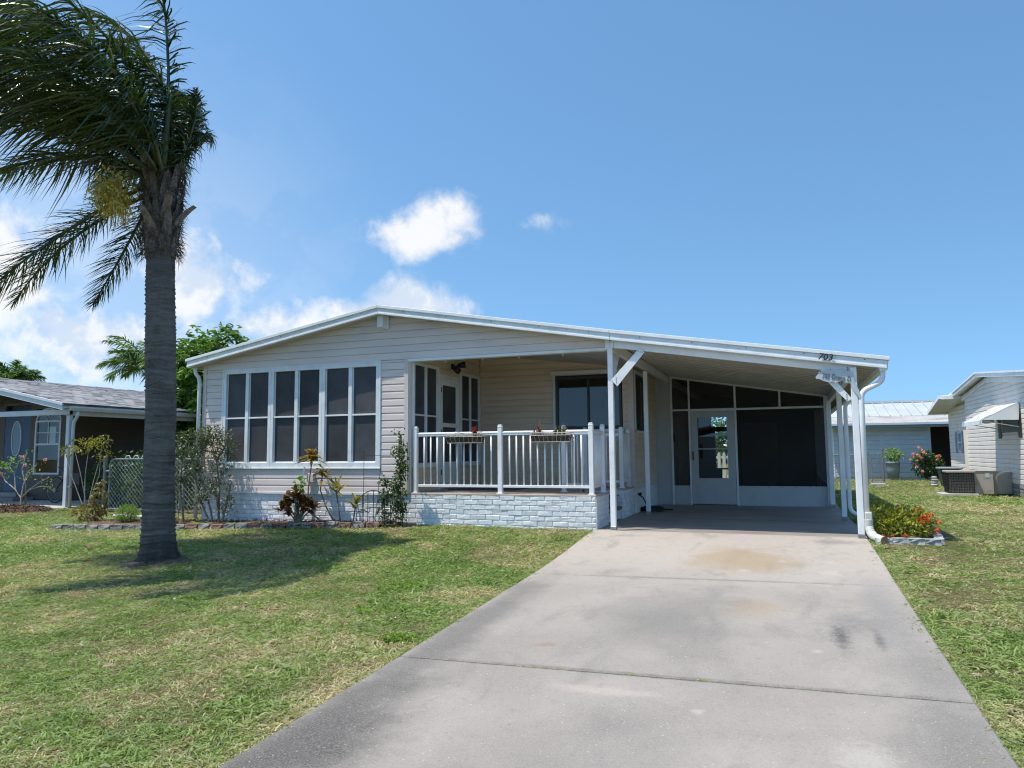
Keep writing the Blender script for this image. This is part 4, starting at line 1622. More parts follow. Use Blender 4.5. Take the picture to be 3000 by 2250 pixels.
m.tube([c + Vector((.25, .05, .35)), c + Vector((.15, .05, .62))], .016, 8)
m.tube([c + Vector((0, .05, .62)), c + Vector((.15, .05, .62)), c + Vector((.3, .05, .62))], .014, 8)
m.build('frame', 'black', TR)
m = MB()
m.box(c.x + .55, c.x + 1.0, c.y - .1, c.y + .25, .45, .75)
m.build('basket', 'black', TR)
c2 = c + Vector((1.1, .1, 0))
m = MB()
m.tube([c2 + Vector((.34 * math.cos(a), 0, .34 * math.sin(a))) for a in [2 * math.pi * k / 28 for k in range(29)]], .018, 8, cap=False)
m.build('wheel', 'tyre', TR, smooth=True)

# tub and wire stand beside the blue door
TUB = thing('metal_tub', 'grey tub on the slab at the left edge beside the blue door', 'tub', (-21.2, 14.3, -.075))
MB().lathe((-21.2, 14.3, -.075), [(0, .0), (.2, 0), (.24, .42), (.25, .43), (.22, .42), (.2, .35), (0, .35)], 20).build('body', 'galv', TUB, smooth=True)
V, F = strips(np.array([[-21.2, 14.3, .32]]) + RNG.normal(size=(260, 3)) * (.09, .09, .02), rand_dirs(260) * (1, 1, .5) + (0, 0, .9), RNG.uniform(.2, .42, 260), .03, droop=.4)
arrays_obj('foliage', V, F, 'leaf_rose', TUB)

# ---- right neighbour: cream house with awning
NBR = thing('neighbour_house', 'cream clapboard house with a gable and white window awning', 'house', (5.7, 24, -.05))
WX = 5.6
rw = Fr((WX, 0), (0, 1), (-1, 0))
RG = 24.95


def rake_z(y):
    return 3.46 - (.105 if y > RG else .088) * abs(y - RG)


WR = (22.15, 23.72, 1.58, 2.20)
clipR = [((WX, RG, 3.28), Vector((0, .105, 1)).normalized()), ((WX, RG, 3.28), Vector((0, -.088, 1)).normalized())]
rwall = backing(rw, NBR, 18.3, 27.98, .27, 3.5, [WR], mat='cream', name='gable_wall', clip=clipR)
planks(rw, rwall, 18.3, 27.95, .29, 3.4, [WR], mat='cream', clip=clipR, pitch=.128, lap=.019, phase=.0)
m = MB()
rw.box(m, 18.3, 27.98, -.1, -.01, -.15, .28)
rb = m.build('stone_skirt', 'mortar', NBR)
y = 20.5
for rowi, zz in enumerate((.215, .115, .015, -.085)):
    y = 20.5 - .1 * (rowi % 2)
    while y < 27.9:
        ln = random.uniform(.22, .42)
        q = MB()
        rw.box(q, y + .008, min(y + ln, 27.95) - .008, -.02, .015 + random.uniform(0, .015), zz - .045, zz + .045)
        q.build('stone', 'stone', rb, bevel=.01)
        y += ln
m = MB()
for (ya, yb) in ((RG, 28.75), (RG, 18.1)):
    for (dz, th, x0, x1, nm) in ((0, .05, 5.28, 5.42, 'a'), (-.05, .1, 5.31, 5.42, 'b')):
        za, zb = rake_z(ya) + dz, rake_z(yb) + dz
        m.hexa([(x0, ya, za - th), (x1, ya, za - th), (x1, yb, zb - th), (x0, yb, zb - th), (x0, ya, za), (x1, ya, za), (x1, yb, zb), (x0, yb, zb)])
m.build('rake_fascia', 'white', NBR)
m = MB()
for (ya, yb) in ((RG, 28.75), (RG, 18.2)):
    za, zb = rake_z(ya) - .01, rake_z(yb) - .01
    m.hexa([(5.4, ya, za - .08), (11, ya, za - .08), (11, yb, zb - .08), (5.4, yb, zb - .08), (5.4, ya, za), (11, ya, za), (11, yb, zb), (5.4, yb, zb)])
m.build('roof', 'roof_white', NBR)
m = MB()
for (ya, yb) in ((RG, 28.3), (RG, 18.3)):
    za, zb = rake_z(ya) - .16, rake_z(yb) - .16
    m.hexa([(5.56, ya, za - .15), (5.597, ya, za - .15), (5.597, yb, zb - .15), (5.56, yb, zb - .15), (5.56, ya, za), (5.597, ya, za), (5.597, yb, zb), (5.56, yb, zb)])
m.build('frieze_board', 'white', NBR)
m = MB()
m.box(5.6, 10.8, 27.98, 28.02, -.1, 3.1)
m.box(10.8, 10.9, 18, 28, -.1, 3.0)
m.box(5.6, 10.8, 18.2, 18.3, -.1, 3.0)
m.build('far_wall', 'cream', NBR)
# window with dark shutters behind the awning
m = MB()
rw.box(m, WR[0], WR[1], -.02, .02, WR[2], WR[2] + .05)
rw.box(m, WR[0], WR[1], -.02, .02, WR[3] - .05, WR[3])
rw.box(m, WR[0], WR[0] + .05, -.02, .02, WR[2], WR[3])
rw.box(m, WR[1] - .05, WR[1], -.02, .02, WR[2], WR[3])
wn = m.build('window', 'nb_trim', NBR)
q = MB()
q.add([rw.p(WR[0], -.005, WR[2]), rw.p(WR[1], -.005, WR[2]), rw.p(WR[1], -.005, WR[3]), rw.p(WR[0], -.005, WR[3])], [(0, 1, 2, 3)])
q.build('pane', 'glass', wn)
for a, b in ((WR[1], WR[1] + .32), (WR[0] - .3, WR[0])):
    q = MB()
    rw.box(q, a, b, .0, .03, WR[2] - .1, WR[3] + .1)
    q.build('shutter', 'shutter_dark', NBR)
m = MB()
m.box(6.2, 6.3, 21.5, 24.5, 1.2, 2.6)
m.build('window_interior', 'black', NBR)
# awning: a thin curved metal hood with ribs
aw = [(.0, 2.40), (.28, 2.26), (.62, 2.08), (.80, 1.99), (.86, 1.94), (.87, 1.84)]
for k in range(6):
    ya, yb = 21.9 + k * .39, 21.9 + (k + 1) * .39 - .012
    q = MB()
    pr = [rw.p(ya, n, z) for n, z in aw] + [rw.p(ya, n, z - .012) for n, z in reversed(aw)]
    q.prism(pr, (0, yb - ya, 0))
    q.build('awning_panel', 'awning', NBR)
for ya in (22.0, 22.09, 24.0, 24.09):
    q = MB()
    q.prism([rw.p(ya, n + .004, z + .004) for n, z in aw[2:]] + [rw.p(ya, n + .001, z + .001) for n, z in reversed(aw[2:])], (0, .035, 0))
    q.build('awning_stripe', 'shutter', NBR)
for ya in (21.9, 24.22):
    q = MB()
    q.prism([rw.p(ya, n, z) for n, z in aw[1:-1]] + [rw.p(ya, .06, 1.93), rw.p(ya, .02, 2.38)], (0, .012, 0))
    q.build('awning_cheek', 'awning', NBR)
for ya in (22.0, 24.1):
    q = MB()
    q.tube([rw.p(ya, .82, 1.92), rw.p(ya, .02, 1.75)], .012, 6)
    q.build('awning_arm', 'white', NBR)
# bump-out with the small shuttered window
m = MB()
m.box(5.50, 5.72, 27.9, 28.02, -.1, 1.83)
m.build('pilaster', 'cream', NBR)
ww = Fr((5.85, 0), (0, 1), (-1, 0))
WB = (30.0, 30.72, 1.08, 1.80)
bwl = backing(ww, NBR, 28.02, 32.1, -.1, 2.75, [WB], mat='cream', name='annex_wall')
planks(ww, bwl, 28.04, 32.08, .05, 2.72, [WB], mat='cream', pitch=.128, lap=.019)
m = MB()
ww.box(m, WB[0], WB[1], -.01, .03, WB[2], WB[2] + .04)
ww.box(m, WB[0], WB[1], -.01, .03, WB[3] - .04, WB[3])
ww.box(m, WB[0], WB[0] + .05, -.01, .03, WB[2], WB[3])
ww.box(m, WB[1] - .05, WB[1], -.01, .03, WB[2], WB[3])
ww.box(m, WB[0], WB[1], -.01, .02, 1.42, 1.46)
wn = m.build('window', 'white', NBR)
q = MB()
q.add([ww.p(WB[0], 0, WB[2]), ww.p(WB[1], 0, WB[2]), ww.p(WB[1], 0, WB[3]), ww.p(WB[0], 0, WB[3])], [(0, 1, 2, 3)])
q.build('pane', 'glass', wn)
for a, b in ((WB[1] + .01, WB[1] + .36), (WB[0] - .36, WB[0] - .01)):
    q = MB()
    ww.box(q, a, b, .0, .02, WB[2] - .02, WB[3] + .02)
    sh = q.build('shutter', 'shutter', NBR)
    for k in range(9):
        q = MB()
        z = WB[2] + .03 + k * .08
        q.add([ww.p(a + .03, .021, z + .05), ww.p(b - .03, .021, z + .05), ww.p(b - .03, .05, z), ww.p(a + .03, .05, z)], [(0, 1, 2, 3)])
        q.build('louvre', 'shutter', sh)
m = MB()
m.hexa([(5.05, 29.2, 2.95), (7, 29.2, 2.95), (7, 32.8, 2.55), (5.25, 32.8, 2.55), (5.05, 29.2, 3.07), (7, 29.2, 3.07), (7, 32.8, 2.67), (5.25, 32.8, 2.67)])
m.hexa([(5.05, 28.3, 2.88), (7, 28.3, 2.88), (7, 29.2, 2.95), (5.05, 29.2, 2.95), (5.05, 28.3, 3.0), (7, 28.3, 3.0), (7, 29.2, 3.07), (5.05, 29.2, 3.07)])
m.build('annex_roof', 'white', NBR)
m = MB()
m.box(5.85, 6.5, 32.08, 32.1, -.1, 2.7)
m.build('annex_far_wall', 'cream', NBR)

# air conditioner, heat pump cabinet
AC = thing('air_conditioner', 'square outdoor condenser with wire guard and beige lid on the grass', 'condenser', (4.35, 22.95, -.05))
m = MB()
m.box(4.06, 4.62, 22.72, 23.3, .03, .56)
m.build('coil', 'ac_coil', AC)
m = MB()
for (x0, y0, x1, y1) in ((4.04, 22.70, 4.64, 22.70), (4.04, 22.70, 4.04, 23.32)):
    for k in range(11):
        t = k / 10
        x, y = x0 + (x1 - x0) * t, y0 + (y1 - y0) * t
        m.tube([(x, y, .03), (x, y, .56)], .006, 5)
    for k in range(8):
        z = .05 + k * .072
        m.tube([(x0, y0, z), (x1, y1, z)], .006, 5)
m.build('wire_guard', 'black', AC)
m = MB()
m.box(4.01, 4.68, 22.66, 23.36, .57, .625)
m.build('lid', 'ac_beige', AC, bevel=.012)
m = MB()
m.box(3.85, 4.72, 22.6, 23.4, -.12, .02)
m.build('pad', 'slab_plain', AC, bevel=.01)
HP = thing('heat_pump_cabinet', 'long beige air handling cabinet between the condenser and the cream house', 'cabinet', (5.0, 23.1, -.05))
m = MB()
m.box(4.66, 5.12, 22.86, 23.36, .0, .60)
m.build('cabinet', 'ac_beige', HP, bevel=.012)
m = MB()
m.box(5.13, 5.58, 23.05, 23.55, .0, .60)
m.build('duct_box', 'ac_beige', HP, bevel=.012)
m = MB()
m.box(4.64, 5.14, 22.84, 23.38, .60, .625)
m.build('lid', 'ac_beige', HP, bevel=.008)
m = MB()
m.box(4.93, 5.03, 22.853, 22.859, .44, .56)
m.build('rating_plate', 'sign_blue', HP)
# wheelie bin behind
BIN = thing('trash_bin', 'dark blue-black lidded trash bin behind the condenser', 'bin', (5.12, 28.6, -.05))
m = MB()
m.hexa([(4.90, 28.35, -.04), (5.38, 28.35, -.04), (5.38, 28.85, -.04), (4.90, 28.85, -.04), (4.82, 28.28, .52), (5.45, 28.28, .52), (5.45, 28.92, .52), (4.82, 28.92, .52)])
m.build('body', 'bin', BIN, bevel=.02)
m = MB()
m.box(4.78, 5.48, 28.24, 28.96, .53, .60)
m.build('lid', 'pot', BIN, bevel=.02)
m = MB()
m.tube([(4.95, 28.9, .03), (5.35, 28.9, .03)], .07, 14)
m.build('wheels', 'tyre', BIN)
# stack of pale stones
ST = thing('stone_stack', 'small stack of pale rounded stones beside the trash bin', 'stones', (4.62, 28.2, -.05))
for k, (r, z) in enumerate(((.13, .03), (.11, .12), (.12, .20), (.09, .28))):
    m = MB()
    m.lathe((4.62 + random.uniform(-.02, .02), 28.2, z - .02), [(0, -.045), (r * .7, -.04), (r, 0), (r * .75, .035), (0, .045)], 12)
    m.build('stone', 'block_pale', ST, smooth=True)

# ---- pale building at the back with a metal roof
WB_ = thing('pale_building', 'low pale blue-white building with ribbed metal roof at the back', 'building', (4, 36, -.02))
fw2 = Fr((0, 35.5), (1, 0), (0, -1))
hl2 = [(5.74, 8.5, -.05, 2.19)]
fwall = backing(fw2, WB_, 1.9, 9.5, -.1, 2.2, hl2, mat='pale_wall', name='front_wall')
planks(fw2, fwall, 1.95, 5.62, .02, 2.18, [(3.80, 3.90, 0, 3)], mat='pale_wall', pitch=.2, lap=.022)
for a, b, mt in ((1.86, 1.97, 'white'), (3.80, 3.90, 'pale_wall'), (5.62, 5.75, 'pale_wall')):
    m = MB()
    fw2.box(m, a, b, -.02, .03, -.05, 2.2)
    m.build('corner_board', mt, WB_)
m = MB()
m.box(5.75, 9.4, 38.5, 38.6, -.1, 2.2)
m.box(1.9, 2.0, 35.52, 41, -.1, 2.2)
m.box(9.4, 9.5, 35.6, 41, -.1, 2.2)
m.box(2, 9.4, 35.7, 41, 2.16, 2.2)
m.box(5.74, 5.8, 35.7, 38.5, -.1, 2.2)
m.build('inner_wall', 'nb_wall', WB_)
m = MB()
m.box(1.4, 10, 34.86, 34.95, 2.16, 2.27)
m.build('fascia', 'blue_trim', WB_)
m = MB()
m.box(1.4, 10, 34.80, 34.86, 2.25, 2.34)
m.build('gutter', 'pale_wall', WB_)
m = MB()
m.box(1.4, 10, 34.9, 35.5, 2.15, 2.17)
m.build('soffit', 'pale_wall', WB_)
LOW = [(34.82, 2.34), (36.2, 2.66)]
UP = [(36.2, 2.68), (39.0, 3.42)]
x = 1.4
while x < 10:
    m = MB()
    w_ = .415
    m.hexa([(x, LOW[0][0], LOW[0][1] - .03), (x + w_, LOW[0][0], LOW[0][1] - .03), (x + w_, LOW[1][0], LOW[1][1] - .03), (x, LOW[1][0], LOW[1][1] - .03), (x, LOW[0][0], LOW[0][1]), (x + w_, LOW[0][0], LOW[0][1]), (x + w_, LOW[1][0], LOW[1][1]), (x, LOW[1][0], LOW[1][1])])
    m.build('lower_roof_panel', 'metal_roof_low', WB_)
    m = MB()
    m.hexa([(x, UP[0][0], UP[0][1] - .03), (x + w_, UP[0][0], UP[0][1] - .03), (x + w_, UP[1][0], UP[1][1] - .03), (x, UP[1][0], UP[1][1] - .03), (x, UP[0][0], UP[0][1]), (x + w_, UP[0][0], UP[0][1]), (x + w_, UP[1][0], UP[1][1]), (x, UP[1][0], UP[1][1])])
    m.hexa([(x, UP[0][0], UP[0][1] + .002), (x + .025, UP[0][0], UP[0][1] + .002), (x + .025, UP[1][0], UP[1][1] + .002), (x, UP[1][0], UP[1][1] + .002), (x, UP[0][0], UP[0][1] + .05), (x + .025, UP[0][0], UP[0][1] + .05), (x + .025, UP[1][0], UP[1][1] + .05), (x, UP[1][0], UP[1][1] + .05)])
    m.build('roof_panel', 'metal_roof', WB_)
    x += .42
m = MB()
m.box(1.35, 10.05, 38.9, 39.1, 3.42, 3.52)
m.build('ridge_cap', 'metal_roof', WB_)

# chain link gate beside it
GT = thing('chain_link_gate', 'grey chain link gate and fence in front of the pale building', 'gate', (2.7, 29, 0))
m = MB()
m.tube([(3.17, 29, -.05), (3.17, 29, 1.2)], .03, 10)
m.lathe((3.17, 29, 1.2), [(.035, 0), (.03, .03), (0, .045)], 10)
m.build('post', 'galv_dark', GT)
m = MB()
m.tube([(2.66, 29, -.05), (2.66, 29, 1.1)], .025, 10)
m.tube([(2.80, 29, -.05), (2.80, 29, 1.1)], .018, 10)
m.tube([(1.3, 29, 1.03), (2.66, 29, 1.03)], .018, 8)
m.tube([(2.80, 29, 1.07), (3.15, 29, 1.07)], .018, 8)
m.tube([(2.80, 29, .08), (3.15, 29, .08)], .018, 8)
m.build('frame', 'galv', GT)
m = MB()
for k in range(24):
    x = 1.3 + k * .12 - 1.0
    for sgn in (1, -1):
        a, b = x, x + 1.0
        za, zb = (.03, 1.03) if sgn > 0 else (1.03, .03)
        a2, b2 = max(a, 1.3), min(b, 3.15)
        if b2 - a2 < .03:
            continue
        f = lambda q: za + (zb - za) * (q - a) / (b - a)
        m.tube([(a2, 29, f(a2)), (b2, 29, f(b2))], .006, 3, cap=False)
tag(m.build('wire_mesh', 'galv_dark', GT), kind='stuff')
m = MB()
m.box(2.75, 3.2, 28.75, 28.95, -.06, .04)
m.build('kerb_stone', 'block_pale', GT, bevel=.02)

# picket fence seen through the storm door
PK = thing('picket_fence', 'white picket fence seen through the glass of the storm door', 'fence', (-2, 26, 0))
for k in range(22):
    x = -4.2 + k * .165
    m = MB()
    m.prism([(x, 26, .02), (x + .10, 26, .02), (x + .10, 26, 1.08), (x + .075, 26, 1.16), (x + .025, 26, 1.16), (x, 26, 1.08)], (0, .02, 0))
    m.build('picket', 'picket', PK)
for z in (.3, .95):
    MB().box(-4.25, -.5, 26.022, 26.06, z, z + .08).build('rail', 'picket', PK)

# ---- the street behind the camera and the houses across it (seen only as reflections and as shade)
m = MB()
m.box(-60, 60, -9.5, -3.2, -.75, -.585)
o = m.build('street', 'slab')
tag(o, 'asphalt street running past the end of the driveway', kind='structure')
for lab, x0, x1, y1, mt in (('beige house across the street behind the viewer, left one', -26, -14, -19, 'cream'), ('pale blue house across the street behind the viewer, middle one', -8, 4, -18, 'pale_wall'), ('taupe house across the street behind the viewer, right one', 10, 22, -19, 'nb_wall')):
    t = thing('opposite_house', lab, 'house', ((x0 + x1) / 2, y1, -.6))
    f2 = Fr((0, y1), (-1, 0), (0, 1))
    m = MB()
    m.box(x0, x1, y1 - 9, y1, -.6, 2.2)
    hw2 = m.build('wall', mt, t)
    planks(f2, hw2, -x1, -x0, -.1, 2.15, [], mat=mt, pitch=.3)
    m = MB()
    xm = (x0 + x1) / 2
    m.slab(x0 - .5, 2.2, xm, 3.5, y1 - 9.4, y1 + .5, .15)
    m.slab(xm, 3.5, x1 + .5, 2.2, y1 - 9.4, y1 + .5, .15)
    m.build('roof', 'shingle', t)
    for k in range(3):
        xa = x0 + 1.2 + k * 3.8
        wn = MB().box(xa, xa + 1.5, y1 + .02, y1 + .06, .6, 1.8).build('window', 'white', t)
        MB().box(xa + .08, xa + 1.42, y1 + .061, y1 + .066, .68, 1.72).build('pane', 'black', wn)

# ================================================================== plants
RT = np.array([math.cos(YAW), math.sin(YAW), 0])          # across the view
TC = np.array([math.sin(YAW), -math.cos(YAW), 0])         # towards the street
ZU = np.array([0, 0, 1.0])


def march(base, d0, L, wind, grav, steps=22):
    p, d = np.array(base, float), unit(np.array(d0, float))
    ds = L / steps
    pts, dirs = [p.copy()], [d.copy()]
    for i in range(steps):
        t = i / steps
        d = unit(d + (np.array(wind) * (.35 + t) + np.array([0, 0, -grav]) * (.2 + 1.1 * t)) * ds)
        p = p + d * ds
        pts.append(p.copy())
        dirs.append(d.copy())
    return np.array(pts), np.array(dirs)


def frond(parent, base, d0, L, wind=(0, 0, 0), grav=.3, n=95, leaf=.62, wid=.034, mat='leaf_palm', start=.16, blow=(0, 0, -1), droop=.5, r0=.035, rng=RNG, name='frond', twist=0.0):
    pts, dirs = march(base, d0, L, wind, grav)
    m = MB()
    rr = [r0 * (1 - .82 * (i / (len(pts) - 1)) ** .7) for i in range(len(pts))]
    m.tube([Vector(p) for p in pts], rr, 6)
    ts = np.linspace(start, .995, n)
    ts = np.repeat(ts, 2) + rng.uniform(-.004, .004, 2 * n)
    ts = np.clip(ts, 0, 1)
    f = ts * (len(pts) - 1)
    i0 = np.clip(f.astype(int), 0, len(pts) - 2)
    P = pts[i0] + (pts[i0 + 1] - pts[i0]) * (f - i0)[:, None]
    D = dirs[i0]
    S = np.cross(D, ZU)
    S = unit(np.where(np.linalg.norm(S, axis=1, keepdims=True) < .1, RT, S))
    U = np.cross(S, D)
    sg = np.tile([1.0, -1.0], n)
    ca = rng.uniform(-.55, .75, 2 * n) + twist
    side = S * (sg * np.cos(ca))[:, None] + U * np.sin(ca)[:, None]
    fwd = .45 + .55 * ts
    LD = unit(D * fwd[:, None] + side * (1.05 - .35 * ts)[:, None] + rng.normal(size=(2 * n, 3)) * .10)
    ll = leaf * (np.sin(np.pi * np.clip(.18 + .8 * (ts - start) / (1 - start), 0, 1)) * .75 + .25) * rng.uniform(.8, 1.15, 2 * n)
    dr = droop * rng.uniform(.5, 1.4, 2 * n)
    V, F = strips(P, LD, ll, wid * rng.uniform(.75, 1.2, 2 * n), G=unit(np.array(blow, float)), droop=dr, prof=BLADE, rng=rng)
    tv, tf = np.array([tuple(v) for v in m.v]), [q for q in m.f if len(q) == 4]
    V, F = join([(tv, np.array(tf)), (V, F)])
    return arrays_obj(name, V, F, mat, parent)


PB = np.array([-8.12, 7.88, gz(-8.12, 7.88)])
PALM = thing('palm_tree', 'tall wind-blown palm with ringed grey trunk standing on the front lawn', 'palm tree', tuple(PB))
prof = [(-.12, .34), (.0, .29), (.06, .272), (.16, .25), (.4, .228), (.9, .216), (1.6, .212), (2.4, .212), (3.2, .208), (4.0, .202), (4.4, .20), (5.4, .18)]
NS, NH = 40, 330
zz = np.linspace(-.12, 5.5, NH)
rad = np.interp(zz, [p[0] for p in prof], [p[1] for p in prof]) * .94
rg = np.random.default_rng(5)
ring_z = [0.0]
while ring_z[-1] < 5.5:
    ring_z.append(ring_z[-1] + rg.uniform(.05, .15))
ring_z = np.array(ring_z)
V = []
ph = np.linspace(0, 2 * np.pi, NS, endpoint=False)
w1, w2 = rg.uniform(0, 6.28, len(ring_z)), rg.uniform(.15, 1.9, len(ring_z))
for i, z in enumerate(zz):
    zl = z + .018 * np.sin(ph * 2 + z * 1.3) + .012 * np.sin(ph * 3 - z * 2.1)
    d = np.abs(zl[:, None] - ring_z[None])
    k = d.argmin(1)
    dm = d.min(1)
    bump = .011 * w2[k] * np.exp(-(dm / .011) ** 2) - .008 * np.exp(-((dm - .022) / .012) ** 2)
    lump = .007 * np.sin(ph * 3 + z * 2.3) + .005 * np.sin(ph * 7 - z * 5) + rg.normal(size=NS) * .0016
    root = (.05 * np.exp(-max(z + .02, 0) / .10)) * (np.sin(ph * 9 + .6) + .5 * np.sin(ph * 17))
    r = rad[i] + bump + lump + root
    cx = PB[0] - .03 * z + .012 * np.sin(z * 1.1)
    V.append(np.stack([cx + r * np.cos(ph), PB[1] + r * np.sin(ph), np.full(NS, PB[2] + z)], -1))
V = np.array(V).reshape(-1, 3)
i = np.arange(NH - 1)[:, None] * NS + np.arange(NS)[None]
j = np.arange(NH - 1)[:, None] * NS + (np.arange(NS)[None] + 1) % NS
F = np.stack([i, j, j + NS, i + NS], -1).reshape(-1, 4)
arrays_obj('trunk', V, F, 'trunk', PALM, smooth=True)
top_c = np.array([PB[0] - .15, PB[1], PB[2]])
sa, sr = np.linspace(0, 2 * np.pi, 33)[:-1], np.array([.1, .28, .38, .46])
Vs_, Fs_ = [], []
for q, r_ in enumerate(sr):
    rj = r_ * (1 + (.22 * np.sin(sa * 3 + 1) + .15 * np.sin(sa * 7)) * (q > 1))
    x_, y_ = PB[0] + rj * np.cos(sa), PB[1] + rj * np.sin(sa)
    Vs_.append(np.stack([x_, y_, ground_z(x_, y_) + np.array([.05, .03, .012, -.02])[q] + RNG.normal(size=32) * .004], -1))
ii, jj = np.arange(3)[:, None] * 32 + np.arange(32)[None], np.arange(3)[:, None] * 32 + (np.arange(32)[None] + 1) % 32
o = arrays_obj('bare_soil', np.array(Vs_).reshape(-1, 3), np.stack([ii, jj, jj + 32, ii + 32], -1).reshape(-1, 4), 'soil')
tag(o, 'ring of bare brown soil around the foot of the palm trunk', 'soil', kind='stuff')


def boot(parent, az, z0, h, wd, out, mat='boot', rin=.20, notch=0.0):
    """An old frond base clasping the trunk: wide below, tapering and leaning out above."""
    nt, ns = 7, 7
    V = []
    for layer in (0, 1):
        for a in range(nt):
            t = a / (nt - 1)
            w_ = wd * (1 - .62 * t ** .8) * .5
            r = rin + .05 + out * t ** 1.7 - layer * (.03 * (1 - .5 * t))
            z = z0 + h * t
            for b in range(ns):
                s = (b / (ns - 1) - .5) * 2
                an = az + s * w_ / max(r, .18)
                rr_ = r - .03 * s * s * (1 - t)
                zt = z - notch * h * (abs(s) ** 2) * t + random.uniform(-.008, .008)
                V.append((top_c[0] + rr_ * math.cos(an), top_c[1] + rr_ * math.sin(an), zt))
    m = MB()
    N = nt * ns
    Fq = []
    for a in range(nt - 1):
        for b in range(ns - 1):
            q = a * ns + b
            Fq.append((q, q + 1, q + ns + 1, q + ns))
            Fq.append((N + q, N + q + ns, N + q + ns + 1, N + q + 1))
    for a in range(nt - 1):
        for b in (0, ns - 1):
            q = a * ns + b
            Fq.append((q, q + ns, N + q + ns, N + q))
    for b in range(ns - 1):
        for a in (0, nt - 1):
            q = a * ns + b
            Fq.append((q, q + 1, N + q + 1, N + q))
    m.add(V, Fq)
    return m.build('frond_base', mat, parent, smooth=True)


zt = PB[2]
for k in range(30):
    lvl = k // 7
    az = 2.4 * k + random.uniform(-.25, .25)
    boot(PALM, az, zt + 4.27 + lvl * .22 + random.uniform(-.06, .06), random.uniform(.42, .66), random.uniform(.22, .33), random.uniform(.03, .10), rin=.165 - lvl * .01, notch=.25)
for az, z0 in ((-.6, 4.72), (.15, 4.62), (-1.3, 4.50)):            # broken stubs standing out
    boot(PALM, az, zt + z0, .34, .2, .30, rin=.18)
n = 2600
an = RNG.uniform(0, 2 * np.pi, n)
hz = RNG.uniform(4.25, 5.55, n)
P = np.stack([top_c[0] + (.21 + .06 * RNG.random(n)) * np.cos(an), top_c[1] + (.21 + .06 * RNG.random(n)) * np.sin(an), zt + hz], -1)
D = np.stack([np.cos(an), np.sin(an), RNG.uniform(-1.2, .6, n)], -1) + RNG.normal(size=(n, 3)) * .8
V, F = strips(P, D, RNG.uniform(.05, .17, n), .009, droop=.5, prof=BLADE)
arrays_obj('fibre', V, F, 'fibre', PALM)
HEART = np.array([top_c[0] + .02, top_c[1], zt + 5.45])
WIND = -RT * .75 + ZU * .0
BLOW = -RT * .62 - ZU * .85
spec = [  # across, up, towards street, length, wind, gravity, leaf, twist
    (-.16, .97, .30, 3.9, .50, .22, .78, 0), (-.36, .92, .10, 3.8, .42, .28, .78, 0), (-.46, .86, .45, 3.7, .36, .32, .76, .1),
    (-.58, .78, -.15, 3.6, .30, .34, .76, 0), (-.72, .62, .30, 3.4, .22, .38, .74, 0), (-.28, .94, -.35, 3.7, .44, .28, .76, -.1),
    (-.66, -.42, .10, 3.2, .02, .20, .50, 0), (-.46, -.50, -.35, 2.4, .12, .18, .40, 0), (-.74, -.22, -.2, 3.0, .0, .34, .46, 0),
    (.06, 1.0, .05, 4.0, .10, .06, .62, 0), (-.02, .98, -.2, 3.9, .34, .18, .72, 0), (.05, .95, .38, 3.7, .50, .30, .72, 0), (-.12, .97, .1, 3.9, .62, .12, .78, 0),
    (.40, .88, -.25, 2.0, .85, .55, .54, 0), (.34, .92, .22, 2.2, 1.0, .45, .54, 0), (.42, .88, .02, 1.5, .75, 1.5, .50, 0), (.40, .90, -.1, 1.7, .85, 1.3, .50, 0), (.36, .90, -.3, 1.4, .7, 1.7, .48, 0),
    (-.1, .68, -.74, 3.2, .60, .36, .64, 0), (.10, .62, .80, 3.5, .30, .38, .72, 0), (-.35, .60, .76, 3.6, .34, .40, .72, 0), (-.3, .66, -.74, 3.2, .4, .36, .64, 0),
    (.22, .74, .68, 3.3, .75, .40, .70, 0), (-.52, .80, .2, 3.6, .34, .20, .74, 0), (-.55, .45, .75, 3.7, .2, .36, .74, 0), (-.54, .70, 0, 3.7, .26, .26, .78, 0), (-.70, .52, 0.1, 3.5, .2, .36, .74, .2), (.0, .48, .9, 3.4, .40, .36, .7, 0), (-.75, .45, -.3, 3.2, .2, .34, .68, 0),
]
for k, (a, u, c, L, wk, g, lf, tw) in enumerate(spec):
    d0 = RT * a + ZU * u + TC * c
    b = HEART + unit(d0) * np.array([.12, .12, .06]) - ZU * random.uniform(0, .25)
    frond(PALM, b, d0, L, wind=-RT * wk, grav=g, n=118, leaf=lf, wid=.026 if u > 0 else .017, blow=BLOW, droop=.85 if u > 0 else .45, r0=.04, start=.17, twist=tw)
# dry spathe, spear leaf and petiole bases
m = MB()
m.tube([HEART + np.array([-.10, -.12, -.35]), HEART + np.array([-.16, -.17, .1]), HEART + np.array([-.24, -.2, .55]), HEART + np.array([-.34, -.22, .95])], [.03, .075, .062, .012], 8)
m.build('dry_spathe', 'spathe', PALM, smooth=True)
for a, u, c, L, mt in ((.16, 1, .18, 1.35, 'sp_green'), (.28, 1, .0, .95, 'sp_green'), (-.02, 1, .25, 1.1, 'sp_green'), (.08, 1, -.2, 1.2, 'sp_green')):
    d = RT * a + ZU * u + TC * c
    m = MB()
    p0 = HEART + TC * .12 * (1 if c > 0 else -1) - ZU * .25
    m.tube([p0, p0 + d * L * .4, p0 + d * L * .75, p0 + d * L], [.05, .055, .035, .006], 8)
    m.build('petiole', mt, PALM, smooth=True)
